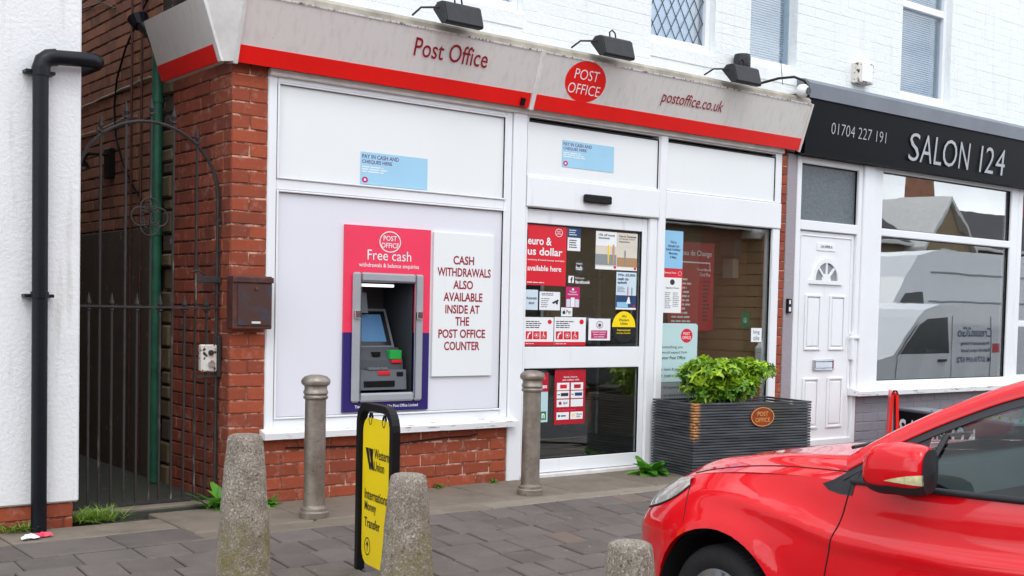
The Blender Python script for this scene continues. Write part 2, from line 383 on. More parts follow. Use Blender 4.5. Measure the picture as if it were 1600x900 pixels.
# shop-side pavement: dirt bed, with slabs, edging and pavers laid in it
pave = MB()
pave.prism([(.7, -.03), (-.91, -.03), (-2.74, gz(-2.74) - .03), (-2.74, -.4), (.7, -.4)], -30, 60, 'x')
pave.prism([(-2.745, gz(-2.74) - .03), (-4.6, gz(-4.6) - .03), (-4.6, -.4), (-2.745, -.4)], -30, 3.3, 'x')
pavement = struct(pave.build('pavement', 'joint_dirt'))
# kerbs around the parking bay
kb = MB(); kb.box(3.3, -2.85, -.4, 60, -2.742, gz(-2.74), .012); kb.box(3.302, -4.7, -.4, 3.42, -2.86, gz(-4) + .03, .012)
kb.build('kerb', 'slab_edge', pavement)
def tilt_piece(name, mat, x0, x1, y0, y1, parent, th=.03, dz=0.0):
    """paving piece following the pavement's fall; own mesh, slightly uneven"""
    j = lambda: random.uniform(-.004, .004)
    gap = random.uniform(.0025, .0055)
    P = [(x0 + gap + j(), y0 + gap + j()), (x1 - gap + j(), y0 + gap + j()), (x1 - gap + j(), y1 - gap + j()), (x0 + gap + j(), y1 - gap + j())]
    lift = [dz + random.uniform(-.002, .002) for _ in P]
    cx = (x0 + x1) / 2; cy = (y0 + y1) / 2
    b = .006
    bot = [(x, y, gz(y) - th) for x, y in P]; mid = [(x, y, gz(y) - b + l) for (x, y), l in zip(P, lift)]
    top = [(x + (b if x < cx else -b), y + (b if y < cy else -b), gz(y) + l) for (x, y), l in zip(P, lift)]
    m = MB(); m.add(bot + mid + top, [(0, 1, 5, 4), (1, 2, 6, 5), (2, 3, 7, 6), (3, 0, 4, 7), (4, 5, 9, 8), (5, 6, 10, 9), (6, 7, 11, 10), (7, 4, 8, 11), (8, 9, 10, 11)])
    return m.build(name, mat, parent)
y = -.915; row = 0
while y > -2.72:
    d = random.uniform(.205, .24); x = .7 + random.uniform(-.2, 0)
    while x < 7.4:
        L_ = random.choice([.19, .21, .24, .28, .3]); 
        tilt_piece('paver', 'paver_brown' if random.random() < .06 else 'paver_dark', x, x + L_, max(y - d, -2.735), y, pavement, dz=random.uniform(-.003, .003))
        x += L_
    y -= d; row += 1
# the paving carries on beyond the part the pieces were laid for
rest = MB()
for (xa, xb) in ((-30, .49), (7.85, 60)): rest.add([(xa, -.92, -.005), (xb, -.92, -.005), (xb, -2.73, gz(-2.73) - .005), (xa, -2.73, gz(-2.73) - .005)], [(0, 1, 2, 3)])
rest.add([(-30, -2.76, gz(-2.76) - .005), (3.29, -2.76, gz(-2.76) - .005), (3.29, -4.58, gz(-4.58) - .005), (-30, -4.58, gz(-4.58) - .005)], [(0, 1, 2, 3)])
rest.build('paver_field', 'paver_dark', pavement, kind='stuff')
# slabs along the shop front
x = -.4
while x < 13:
    L_ = random.choice([.62, .75, .9, .68])
    if x < 2.55:
        tilt_piece('slab', 'slab_concrete', x, x + L_, -.53, -.19 if x < 1.9 else .02, pavement)
        tilt_piece('slab', 'paver_dark', x, x + L_ * .52, -.905, -.54, pavement); tilt_piece('slab', 'paver_dark', x + L_ * .52, x + L_, -.905, -.54, pavement)
    else:
        tilt_piece('slab', 'slab_concrete', x, x + L_, -.715, .0, pavement)
    x += L_
x = 2.45
while x < 13:
    L_ = random.choice([.9, 1.1, .8]); tilt_piece('edging', 'slab_edge' if x > 4.2 else 'slab_concrete', x, x + L_, -.905, -.725, pavement); x += L_
# alley floor and its stone step
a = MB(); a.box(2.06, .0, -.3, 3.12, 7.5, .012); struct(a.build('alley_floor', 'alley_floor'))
a = MB(); a.box(2.08, .04, -.1, 3.05, .24, .03, .008); a.build('step', 'slab_concrete', pavement)

# ================================================================== BRICKWORK
CH, BL, JT = .0845, .238, .010
_bm = {}
def brick_mesh(l, h, d, mat, var):
    k = (round(l, 3), round(h, 3), round(d, 3), mat, var)
    if k not in _bm:
        rr = random.Random(hash(k) & 0xffff); m = MB(); c = .005
        j = lambda: rr.uniform(-.003, .003)
        f = [(-l / 2 + j(), -h / 2 + j()), (l / 2 + j(), -h / 2 + j()), (l / 2 + j(), h / 2 + j()), (-l / 2 + j(), h / 2 + j())]
        inn = [(x - math.copysign(c, x), z - math.copysign(c, z)) for x, z in f]
        m.add([(x, d, z) for x, z in f] + [(x, c, z) for x, z in f] + [(x, 0, z) for x, z in inn],
              [(0, 1, 5, 4), (1, 2, 6, 5), (2, 3, 7, 6), (3, 0, 4, 7), (4, 5, 9, 8), (5, 6, 10, 9), (6, 7, 11, 10), (7, 4, 8, 11), (8, 9, 10, 11)])
        me = m.mesh('brick'); me.materials.append(M[mat]); _bm[k] = me
    return _bm[k]
def course_layout(a0, a1, odd, mode):
    """list of (start, end) along a course"""
    if mode == 'flemish': seq = [BL, BL / 2 + .001]
    else: seq = [BL]
    x = a0; out = []; i = 0
    if odd: first = BL / 2
    else: first = seq[0]
    while x < a1 - .02:
        l = first if i == 0 else seq[i % len(seq)]
        e = min(x + l, a1)
        if a1 - e < .05: e = a1
        out.append((x, e)); x = e; i += 1
    return out
def brick_face(parent, face, a0, a1, z0, z1, plane, mat, mode='stretcher', depth=.03, limit=None, hole=None, proud=.0, from_end=False):
    """face 'x-': wall in plane x=plane facing -X (a runs along Y); 'y-': wall in plane y=plane facing -Y (a runs along X)"""
    n = 0; nc = int(round((z1 - z0) / CH)); ch = (z1 - z0) / nc
    for r_ in range(nc):
        zc = z0 + (r_ + .5) * ch
        for s_, e in course_layout(a0, a1, r_ % 2, mode):
            if hole and hole((s_ + e) / 2, zc): continue
            if limit is not None and n >= limit: return
            l = round((e - s_) - JT, 3)
            if l < .02: continue
            me = brick_mesh(l, round(ch - JT, 3), depth, mat, random.randrange(4)); off = random.uniform(-.002, .0025) - proud
            if face == 'y-': inst('brick', me, parent, ((s_ + e) / 2, plane + off, zc))
            else: inst('brick', me, parent, (plane + off, (s_ + e) / 2, zc), (0, 0, R(-90)))
            n += 1

# ================================================================== POST OFFICE BUILDING
po = thing('post_office_shop', 'red brick corner shop with white panelled front and white painted upper wall', 'shop', (5.7, 0, 0))
core = MB(); core.box(3.066, .006, -.05, 3.300, .30, 2.74); pier = core.build('brick_pier', 'mortar_pale', po)
for r_ in range(33):
    zc = -.02 + (r_ + .5) * CH
    for s_, e in ([(3.06, 3.30)] if r_ % 2 else [(3.06, 3.18), (3.18, 3.30)]):
        inst('brick', brick_mesh(round(e - s_ - JT, 3), round(CH - JT, 3), .03, 'brick_red', random.randrange(4)), pier, ((s_ + e) / 2, random.uniform(-.002, .002), zc))
core = MB(); core.box(3.067, .305, -.05, 3.36, .96, 2.85); core.box(3.068, .02, -.05, 3.2, .305, 2.85); sidew = core.build('side_pier', 'mortar_dark', po)
brick_face(sidew, 'x-', .004, .955, -.02, -.02 + 33 * CH, 3.06, 'brick_side')
# ragged stone quoin behind the pier
qn = MB(); qn.box(3.075, .96, -.05, 3.4, 1.16, 4.6); quoin = qn.build('rough_quoin', 'mortar_dark', po)
z = -.02
while z < 3.0:
    h = random.choice([.084, .1, .13, .16]); m = MB(); d_ = random.uniform(-.012, .012)
    m.box(3.055 + d_, .965 + random.uniform(-.01, .01), z + .008, 3.2, 1.13 + random.uniform(-.03, .03), z + h - .006, .012)
    m.build('stone', random.choice(['brick_yellow', 'brick_yellow', 'alley_render']), quoin); z += h
# alley wall behind (side of the building)
aw = MB(); aw.box(3.069, 1.16, -.05, 3.36, 7.5, 6.4); awall = aw.build('alley_wall', 'mortar_dark', po)
brick_face(awall, 'x-', 1.17, 3.25, 1.80, 1.80 + 22 * CH, 3.062, 'brick_old', limit=300)
m = MB()
for r_ in range(30):
    for i in range(18):
        y0 = 3.26 + i * BL + (BL / 2 if r_ % 2 else 0)
        m.box(3.062, y0 + .005, 1.8 + r_ * CH + .005, 3.10, y0 + BL - .005, 1.8 + (r_ + 1) * CH - .005)
for r_ in range(22, 50):
    for i in range(9):
        y0 = 1.17 + i * BL + (BL / 2 if r_ % 2 else 0)
        m.box(3.062, y0 + .005, 1.8 + r_ * CH + .005, 3.10, y0 + BL - .005, 1.8 + (r_ + 1) * CH - .005)
m.build('brick_mass', 'brick_old', awall, kind='stuff')
m = MB(); m.box(1.0, 6.2, -.05, 3.4, 6.4, 4.2); m.build('light_blocking_wall', 'brick_old', po)  # added out of view to keep daylight from the far end of the alley
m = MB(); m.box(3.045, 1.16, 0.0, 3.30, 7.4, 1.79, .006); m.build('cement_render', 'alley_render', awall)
# stall riser under the big window
core = MB(); core.box(3.306, .006, -.05, 5.235, .28, .405); riser = core.build('stall_riser', 'mortar_pale', po)
brick_face(riser, 'y-', 3.30, 5.24, -.012, -.012 + 5 * .0832, .0, 'brick_red')
# right hand pier strip
core = MB(); core.box(8.252, .012, -.05, 8.33, .28, 2.74); rp = core.build('end_pier', 'mortar_pale', po)
for r_ in range(33):
    zc = -.02 + (r_ + .5) * CH
    inst('brick', brick_mesh(.076, round(CH - JT, 3), .03, 'brick_red', random.randrange(4)), rp, (8.291, random.uniform(.002, .006), zc))
# upper wall with window openings
WINS = [(4.62, 5.30, 3.44, 4.95), (6.60, 7.34, 3.44, 4.95), (7.78, 8.47, 3.44, 4.95)]
WINS2 = [(9.98, 10.83, 3.44, 5.0)]
def upper_wall(parent, x0, x1, z0, z1, wins, mat):
    m = MB(); xs = sorted({x0, x1} | {a for w_ in wins for a in w_[:2]}); 
    for a, b in zip(xs[:-1], xs[1:]):
        ww = [w_ for w_ in wins if w_[0] <= a + 1e-6 and b - 1e-6 <= w_[1]]
        if ww:
            m.box(a, .0015, z0, b, .3, ww[0][2]); m.box(a, .0015, ww[0][3], b, .3, z1)
        else: m.box(a, .0015, z0, b, .3, z1)
    m.build('upper_wall', mat, parent)
    b_ = MB(); r_ = 0; z = z0 + .10
    while z < 4.95:
        x = x0 - (BL / 2 if r_ % 2 else 0)
        while x < x1:
            a, b = max(x + .005, x0), min(x + BL - .005, x1)
            segs = [(a, b)]
            for w_ in wins:
                if w_[2] - .13 < z + CH and z < w_[3]:
                    ns = []
                    for s_, e in segs:
                        if e <= w_[0] - .002 or s_ >= w_[1] + .002: ns.append((s_, e))
                        else:
                            if s_ < w_[0] - .03: ns.append((s_, w_[0] - .004))
                            if e > w_[1] + .03: ns.append((w_[1] + .004, e))
                    segs = ns
            for s_, e in segs:
                if e - s_ > .02: b_.box(s_ - .002, random.uniform(-.0012, .0006), z + .002, e + .002, .03, z + CH - .003 + random.uniform(-.003, .002), .002)
            x += BL
        z += CH; r_ += 1
    b_.build('painted_brickwork', mat, parent, kind='stuff')
upper_wall(po, 3.07, 8.40, 3.02, 6.4, WINS, 'paint_white_brick')
def sash(parent, w_, kind):
    x0, x1, z0, z1 = w_
    fr = MB(); fr.frame(x0, z0, x1, z1, .05, .06, .13, .006, tb=.07)
    win = fr.build('window', 'upvc', parent)
    if kind == 'transom':
        t = MB(); t.box(x0 + .05, .062, 4.33, x1 - .05, .128, 4.40, .005); t.build('transom', 'upvc', win)
        panes = [(x0 + .05, z0 + .07, x1 - .05, 4.33), (x0 + .05, 4.40, x1 - .05, z1 - .05)]
    else: panes = [(x0 + .05, z0 + .07, x1 - .05, z1 - .05)]
    for a, b, c, d in panes:
        g_ = MB(); g_.box(a - .004, .098, b - .004, c + .004, .104, d + .004); g_.build('pane', 'glass_upper', win)
    a, b, c, d = panes[0]
    if kind == 'leaded':
        bb = MB(); bb.box(a, .2, b, c, .21, panes[-1][3]); bb.build('sky_reflection_sheet', 'blind', win)  # pale blue sheet stands in for sky reflected in the leaded panes
        k = 1.72; px = .105
        n0 = int(((c - a) + (d - b) / k) / px) + 2
        for sgn in (1, -1):
            for i in range(-n0, n0 + 1):
                xs_ = a + i * px if sgn > 0 else c - i * px
                # line: x = xs_ + sgn*(z-b)/k, clipped to the pane
                zlo = max(b, b + (a - xs_) * k if sgn > 0 else b + (xs_ - c) * k); zhi = min(d, b + (c - xs_) * k if sgn > 0 else b + (xs_ - a) * k)
                if zhi - zlo < .02: continue
                l = MB(); l.tube([(xs_ + sgn * (zlo - b) / k, .096, zlo), (xs_ + sgn * (zhi - b) / k, .096, zhi)], .0045, 4)
                l.build('leading', 'lead', win)
    else:
        z = b + .01; n = 0
        top = panes[-1][3]
        while z < top and n < 110:
            s_ = MB(); s_.add([(a + .004, .150, z), (c - .004, .150, z), (c - .004, .166, z + .016), (a + .004, .166, z + .016)], [(0, 1, 2, 3)]); s_.build('blind_slat', 'blind', win); z += .0215; n += 1
        bk = MB(); bk.box(a, .22, b, c, .23, top); bk.build('dark_room', 'void_dark', win)
    s_ = MB(); s_.box(x0 - .01, -.006, z0 - .13, x1 + .01, .062, z0 - .006, .012); s_.build('sill', 'paint_white_brick', win)
    return win
sash(po, WINS[0], 'blind'); sash(po, WINS[1], 'leaded'); sash(po, WINS[2], 'blind')
# ledge over the fascia
lg = MB(); lg.prism([(-.195, 3.10), (-.195, 3.165), (-.17, 3.19), (.003, 3.235), (.003, 3.10)], 3.02, 8.38, 'x'); lg.build('ledge', 'ledge_stone', po)
# internal shell of the shop
m = MB(); m.box(3.35, .30, -.06, 8.25, 4.6, -.005); m.build('shop_floor', 'room_floor', po)
m = MB(); m.box(3.36, 4.6, -.06, 8.3, 4.75, 6.4); m.box(3.36, .31, 2.75, 8.25, 4.6, 2.85); m.box(5.29, .31, -.05, 5.34, 2.4, 2.74); m.build('shop_wall', 'room_grey', po)
m = MB(); m.box(3.07, .3, 6.3, 8.4, 4.75, 6.5); m.build('roof', 'slate', po)
m = MB(); m.box(8.25, .3, -.05, 8.32, 4.6, 2.74); sb = m.build('party_wall', 'slatboard', po)
for i in range(24):
    z = .22 + i * .101; m = MB(); m.box(8.225, .09, z + .004, 8.248, 1.5, z + .097, .003); m.build('slat', 'slatboard', sb)

# ---------------------------------------------------------------- shop front joinery
def part(parent, name, mat, *boxes, c=.004, smooth=None):
    m = MB()
    for b in boxes: m.box(*b, c)
    return m.build(name, mat, parent, smooth)
# big left window, boarded with white panels
wf = MB(); wf.frame(3.302, .462, 5.236, 2.735, .065, .0, .10, .008, tt=.07, tb=.07); wf.box(3.367, .001, 1.990, 5.171, .10, 2.064, .008)
wf.frame(3.364, 2.062, 5.174, 2.668, .012, -.012, .002, .003); wf.frame(3.364, .530, 5.174, 1.992, .012, -.012, .002, .003)
bigw = wf.build('window_frame', 'upvc', po)
part(bigw, 'panel', 'upvc_panel', (3.377, .012, 2.076, 5.161, .04, 2.655), c=0); part(bigw, 'panel', 'upvc_cool', (3.377, .013, .543, 3.95, .04, 1.979), (4.436, .013, .543, 5.161, .04, 1.979), (3.95, .013, 1.46, 4.436, .04, 1.979), (3.95, .013, .543, 4.436, .04, .652), c=0)
m = MB()
for b in ((3.376, 2.070, 5.162, 2.075), (3.376, 2.655, 5.162, 2.661), (3.376, .538, 5.162, .543), (3.376, 1.979, 5.162, 1.984)): m.box(b[0], .004, b[1], b[2], .02, b[3])
for x_, a, b in ((3.372, 2.075, 2.655), (5.161, 2.075, 2.655), (3.372, .543, 1.979), (5.161, .543, 1.979)): m.box(x_, .004, a, x_ + .005, .02, b)
m.build('gasket', 'black_plastic', bigw)
m = MB(); m.prism([(-.075, .408), (-.08, .448), (-.01, .470), (.05, .470), (.05, .408)], 3.27, 5.29, 'x'); m.build('sill', 'sill_paint', po)
part(po, 'pilaster', 'upvc', (5.240, -.012, -.01, 5.366, .10, 2.735), c=.008)
part(po, 'head_trim', 'trim_white', (3.30, -.03, 2.70, 8.25, .05, 2.745), c=.006)
# door bay: header board and beam
hd = MB(); hd.frame(5.372, 2.255, 6.735, 2.70, .012, -.004, .05, .003); hb = hd.build('header_frame', 'upvc', po)
part(hb, 'panel', 'upvc_panel', (5.386, .006, 2.265, 6.715, .03, 2.655), c=0)
part(hb, 'shadow_gap', 'black_plastic', (5.386, .0, 2.655, 6.72, .02, 2.667), (6.715, .0, 2.27, 6.722, .02, 2.655), c=0)
part(po, 'door_beam', 'upvc', (5.372, -.02, 2.030, 6.735, .09, 2.253), c=.008)
part(po, 'mullion', 'upvc', (6.737, -.014, -.005, 6.812, .10, 2.70), c=.007)
part(po, 'jamb', 'upvc', (5.370, .0, .0, 5.392, .10, 2.028), c=.005); part(po, 'jamb', 'upvc', (6.652, .004, .0, 6.735, .10, 2.028), c=.005)
dl = MB(); dl.box(5.394, .030, .03, 5.412, .075, 2.02, .004); dl.box(6.592, .030, .03, 6.648, .075, 2.02, .004)
dl.box(5.412, .031, 1.915, 6.592, .075, 2.02, .004); dl.box(5.412, .031, .825, 6.592, .075, .990, .004); dl.box(5.412, .031, .03, 6.592, .075, .133, .004)
door = dl.build('sliding_door', 'upvc', po)
for a, b in ((.990, 1.915), (.133, .825)): part(door, 'glass', 'glass_shop', (5.410, .045, a, 6.594, .050, b), c=0)
m = MB()
for a, b in ((.990, 1.915), (.133, .825)):
    m.box(5.412, .034, b - .008, 6.592, .044, b); m.box(5.412, .034, a, 6.592, .044, a + .007); m.box(6.584, .034, a, 6.592, .044, b)
m.build('gasket', 'black_plastic', door)
part(door, 'latch', 'black_plastic', (5.398, .012, 1.77, 5.410, .032, 1.86), c=.003)
part(po, 'threshold', 'trim_white', (5.37, -.015, -.012, 6.735, .10, .026), c=.005)
# right window bay
rw = MB(); rw.frame(6.814, 2.262, 8.247, 2.70, .012, -.004, .05, .003); rwf = rw.build('header_frame', 'upvc', po)
part(rwf, 'panel', 'upvc_panel', (6.828, .006, 2.272, 8.16, .03, 2.655), c=0)
part(rwf, 'shadow_gap', 'black_plastic', (6.828, .0, 2.655, 8.16, .02, 2.665), (8.155, .0, 2.28, 8.163, .02, 2.655), c=0)
part(rwf, 'side_strip', 'upvc', (8.165, -.002, 2.272, 8.236, .05, 2.69), c=.004)
part(po, 'window_beam', 'upvc', (6.814, -.016, 2.034, 8.247, .09, 2.259), c=.008)
part(po, 'window_jamb', 'upvc', (8.152, -.006, .0, 8.247, .10, 2.033), c=.007)
part(po, 'window_board', 'upvc', (6.814, -.006, .0, 8.15, .10, .47), c=.007)
part(po, 'window_glass', 'glass_shop', (6.810, .035, .465, 8.156, .041, 2.036), c=0)
part(po, 'glass_bead', 'black_plastic', (6.813, .02, 2.022, 8.152, .034, 2.033), (8.143, .02, .47, 8.151, .034, 2.022), c=0)

# ================================================================== SALON
sa = thing('salon_shop', 'white fronted salon with black name board next to the post office', 'shop', (10.9, 0, 0))
part(sa, 'pier', 'pier_lilac', (8.337, .004, -.05, 8.470, .3, 2.72), c=.006)
upper_wall(sa, 8.402, 14.5, 3.02, 6.4, WINS2, 'paint_white_brick'); sash(sa, WINS2[0], 'transom')
m = MB(); m.prism([(-.11, 2.715), (-.125, 3.205), (.0, 3.205), (.0, 2.715)], 8.42, 14.4, 'x'); m.build('name_board', 'salon_black', sa)
m = MB(); m.prism([(-.145, 3.207), (-.150, 3.335), (-.10, 3.375), (.004, 3.395), (.004, 3.207)], 8.41, 14.4, 'x'); m.build('capping', 'salon_grey', sa)
df = MB(); df.frame(8.474, .06, 9.438, 2.714, .062, .0, .10, .007); df.box(8.536, .001, 2.050, 9.376, .10, 2.14, .007); dfr = df.build('door_frame', 'upvc', sa)
part(dfr, 'fanlight', 'frosted', (8.534, .04, 2.137, 9.378, .05, 2.655), c=0)
part(dfr, 'gasket', 'black_plastic', (8.536, .025, 2.643, 9.376, .04, 2.652), (9.368, .025, 2.14, 9.376, .04, 2.643), c=0)
# panelled door leaf
lf = MB(); lf.box(8.545, .03, .075, 9.37, .08, 2.045, .005); leafd = lf.build('door_leaf', 'upvc', sa)
m = MB(); m.frame(8.575, .10, 9.33, 2.01, .01, .020, .031, .003); m.build('door_edge_trim', 'upvc', leafd)
for a, b, c_, d in ((8.66, .95, 8.90, 1.47), (9.02, .95, 9.26, 1.47), (8.66, .22, 8.90, .70), (9.02, .22, 9.26, .70)):
    m = MB(); m.frame(a, b, c_, d, .028, .012, .031, .008); m.box(a + .04, .018, b + .04, c_ - .04, .031, d - .04, .008); m.build('door_panel', 'upvc', leafd)
fan = MB(); cx_, cz_ = 8.95, 1.60
arc = lambda r_, n=16: [(cx_ + r_ * math.cos(math.pi * i / n), cz_ + r_ * math.sin(math.pi * i / n)) for i in range(n + 1)]
fan.prism(arc(.205) + arc(.165)[::-1], .010, .031)
fan.prism([(cx_ - .24, cz_ - .035), (cx_ + .24, cz_ - .035), (cx_ + .24, cz_), (cx_ - .24, cz_)], .008, .031)
fan.prism(arc(.062) + [(cx_ - .062, cz_ - .001), (cx_ + .062, cz_ - .001)][::1], .012, .031)
for a_ in (45, 90, 135):
    ca, sa_ = math.cos(R(a_)), math.sin(R(a_)); n_ = (-sa_ * .011, ca * .011)
    fan.prism([(cx_ + ca * .05 + n_[0], cz_ + sa_ * .05 + n_[1]), (cx_ + ca * .05 - n_[0], cz_ + sa_ * .05 - n_[1]), (cx_ + ca * .18 - n_[0], cz_ + sa_ * .18 - n_[1]), (cx_ + ca * .18 + n_[0], cz_ + sa_ * .18 + n_[1])], .0135, .031)
fan.build('fan_window', 'upvc', leafd)
m = MB(); m.prism(arc(.17), .0245, .0305); m.build('fan_glass', 'p_grey', leafd)
m = MB(); m.frame(8.80, .765, 9.10, .865, .018, .006, .031, .005); m.box(8.82, .012, .785, 9.08, .03, .845, .004); m.build('letter_plate', 'chrome', leafd)
m = MB(); m.box(8.805, .011, .77, 8.828, .0295, .86); m.build('letter_slot', 'black_plastic', leafd)
m = MB(); m.box(9.30, -.02, 1.06, 9.44, .0, 1.085, .005); m.box(9.335, -.018, .86, 9.36, .03, 1.12, .004); m.build('door_handle', 'upvc', leafd)
m = MB(); m.box(8.81, .022, 1.875, 9.085, .0295, 1.945, .002); pl_ = m.build('number_plate', 'p_white', leafd)
m = MB(); text_fit(m, '124 UPPER A', (8.86, .0205, 1.90), (1, 0, 0), (0, 0, 1), .17, .026, .02); m.build('lettering', 'p_navy', pl_)
# salon window and pilasters
part(sa, 'pilaster', 'upvc', (9.440, -.02, .58, 9.618, .10, 2.714), c=.008)
sw = MB(); sw.frame(9.62, .575, 12.25, 2.75, .142, .0, .10, .008, tt=.07, tb=.075); sw.box(9.762, .001, 2.060, 12.108, .10, 2.135, .008)
sw.frame(12.255, .575, 14.4, 2.75, .09, .0, .10, .008); sw.box(12.345, .001, 1.2, 14.3, .1, 1.27, .008); swf = sw.build('window_frame', 'upvc', sa)
part(swf, 'glass', 'glass_salon', (9.758, .04, 2.130, 12.112, .046, 2.685), c=0); part(swf, 'glass', 'glass_salon', (9.758, .04, .645, 12.112, .046, 2.065), c=0)
part(swf, 'glass', 'glass_salon', (12.34, .04, .66, 14.32, .046, 2.665), c=0)
m = MB()
for a, b in ((2.135, 2.68), (.65, 2.06)): m.box(9.762, .022, b - .008, 12.108, .039, b); m.box(12.099, .022, a, 12.107, .039, b); m.box(9.762, .022, a, 9.769, .039, b); m.box(9.769, .022, a, 12.099, .039, a + .006)
m.build('gasket', 'black_plastic', swf)
m = MB(); m.prism([(-.11, .52), (-.115, .562), (-.01, .588), (.05, .588), (.05, .52)], 9.34, 14.4, 'x'); m.build('sill', 'sill_paint', sa)
core = MB(); core.box(9.446, .006, -.05, 14.4, .28, .517); sr = core.build('stall_riser', 'paint_grey_brick', sa)
brick_face(sr, 'y-', 9.446, 11.6, -.012, .515, .002, 'paint_grey_brick')
m = MB(); m.box(8.40, 1.9, -.05, 14.4, 2.0, 2.75); m.box(8.40, .31, 2.72, 14.4, 1.9, 2.8); m.box(14.32, .3, -.05, 14.4, 1.9, 2.72); m.build('salon_room', 'room_salon', sa)
m = MB(); m.box(9.46, .3, -.05, 14.4, 1.9, .0); m.build('salon_floor', 'room_floor', sa)
m = MB(); m.box(8.41, .3, 6.3, 14.5, 4.75, 6.5); m.box(8.41, 4.6, 3.0, 14.5, 4.75, 6.3); m.build('roof', 'slate', sa)
for i in range(5):
    xx = 10.3 + i * .42; m = MB(); m.prism([(xx, .64), (xx + .18, .64), (xx + .30, .95), (xx + .12, .95)], .16, .17); m.build('window_decal', 'p_grey', swf)

# ================================================================== WHITE HOUSE (left)
wh = thing('white_house', 'white rough rendered house wall with brick plinth beside the alley', 'house', (.6, -.17, 0))
part(wh, 'rendered_wall', 'stucco_white', (-6.0, -.175, .135, 2.098, 6.0, 5.0), c=.01)
core = MB(); core.box(-6, -.150, -.05, 2.068, 5.9, .13); pl = core.build('plinth', 'mortar_pale', wh)
brick_face(pl, 'y-', .35, 2.075, -.035, .13, -.158, 'brick_red')
# ================================================================== FASCIA SIGN
fs = thing('fascia_sign', 'long silver grey sign board with red bottom band leaning out over the post office front', 'sign', (5.7, -.1, 2.73))
YB, ZB, YT, ZT = -.08, 2.735, -.215, 3.125
def fpt(t, off=0.0):
    """point on the leaning front face: t 0 bottom .. 1 top, off = distance proud"""
    n_ = Vector((0, -(ZT - ZB), -(YB - YT))).normalized()   # outward
    n_ = Vector((0, -.945, -.327))
    p = Vector((0, YB + (YT - YB) * t, ZB + (ZT - ZB) * t)) + n_ * off
    return p.y, p.z
def strip(x0, x1, t0, t1, off0, off1):
    a, b, c_, d = fpt(t0, off0), fpt(t1, off0), fpt(t1, off1), fpt(t0, off1)
    m = MB(); m.prism([a, b, c_, d], x0, x1, 'x'); return m
def fascia_panel(x0, x1, proud):
    m = MB(); a = fpt(0, proud); b = fpt(1, proud); m.prism([a, b, (YT + .05, ZT - .004), (-.034, ZB + .012)], x0, x1, 'x')
    p = m.build('sign_panel', 'fascia_grey', fs)
    strip(x0 + .001, x1 - .001, .0, .262, proud, proud + .003).build('red_band', 'fascia_red', p)
    strip(x0 + .001, x1 - .001, .985, 1.012, proud, proud + .006).build('top_edge', 'fascia_grime', p)
    return p
pn1 = fascia_panel(3.052, 5.31, 0); pn2 = fascia_panel(5.345, 6.158, .012); pn3 = fascia_panel(6.160, 8.362, .002)
for a, b in ((3.030, 3.050), (5.311, 5.344), (8.363, 8.376)):
    m = strip(a, b, -.02, 1.015, -.02, .018); m.build('trim', 'trim_white', fs)
VU = Vector((0, YT - YB, ZT - ZB)).normalized()
def sign_text(parent, s, x0, w_, t0, h, off, bold=0.0, shear=0.0, halo=True, mat='letter_red'):
    y_, z_ = fpt(t0, off); m = MB(); text_fit(m, s, (x0, y_, z_), (1, 0, 0), VU, w_, h, bold, shear); o = m.build('lettering', mat, parent)
    if halo:
        y_, z_ = fpt(t0, off - .0012); e = .006
        m = MB(); text_fit(m, s, Vector((x0 - e, y_, z_)) - VU * e, (1, 0, 0), VU, w_ + 2 * e, h + 2 * e, bold + .022, shear); m.build('letter_edge', 'halo_white', parent)
sign_text(pn1, 'Post Office', 4.265, .605, .54, .124, .004, .006)
sign_text(pn3, 'postoffice.co.uk', 6.575, .70, .44, .120, .006, .004, .12)
ov = MB(); cx_, tt_ = 5.772, .62
yy, zz = fpt(tt_, .0135)
def oval(cx, cy, cz, rx, rz, n=40): return [Vector((cx, cy, cz)) + Vector((1, 0, 0)) * rx * math.cos(2 * math.pi * i / n) + VU * rz * math.sin(2 * math.pi * i / n) for i in range(n)]
ov.add(oval(cx_, yy, zz, .197, .152), [tuple(range(40))]); ovo = ov.build('oval_logo', 'fascia_red', pn2)
y2, z2 = fpt(tt_, .015)
m = MB(); text_fit(m, 'POST', Vector((cx_ - .118, y2, z2)) + VU * .012, (1, 0, 0), VU, .235, .075, -.004); text_fit(m, 'OFFICE', Vector((cx_ - .155, y2, z2)) - VU * .095, (1, 0, 0), VU, .31, .075, -.004)
m.build('lettering', 'p_white', pn2)
# return along the alley, and the corner infill
m = MB(); pr = [(2.98, 2.745), (2.85, 3.125), (2.90, 3.125), (3.03, 2.745)]
m.prism(pr, .02, .95, 'y'); rp_ = m.build('return_panel', 'fascia_grey', fs)
m = MB(); m.prism([(2.977, 2.744), (2.977 - .13 * .262, 2.744 + .38 * .262), (2.99 - .13 * .262, 2.744 + .38 * .262), (2.99, 2.744)], .022, .948, 'y'); m.build('red_band', 'fascia_red', rp_)
m = MB(); m.prism([(2.972, 2.738), (2.842, 3.13), (2.90, 3.13), (3.03, 2.738)], -.028, .019, 'y'); m.build('trim', 'trim_white', fs)
m = MB(); m.add([(2.985, -.026, 2.738), (3.036, -.088, 2.738), (3.036, -.224, 3.13), (2.86, -.026, 3.13), (3.03, .03, 2.738), (3.10, .03, 2.738), (3.10, .03, 3.13), (2.90, .03, 3.13)],
      [(0, 1, 2, 3), (0, 4, 5, 1), (1, 5, 6, 2), (3, 2, 6, 7), (0, 3, 7, 4)]); m.build('corner_infill', 'trim_white', fs)
strip(5.225, 5.255, .03, .16, .003, .022).build('sensor', 'black_plastic', fs)

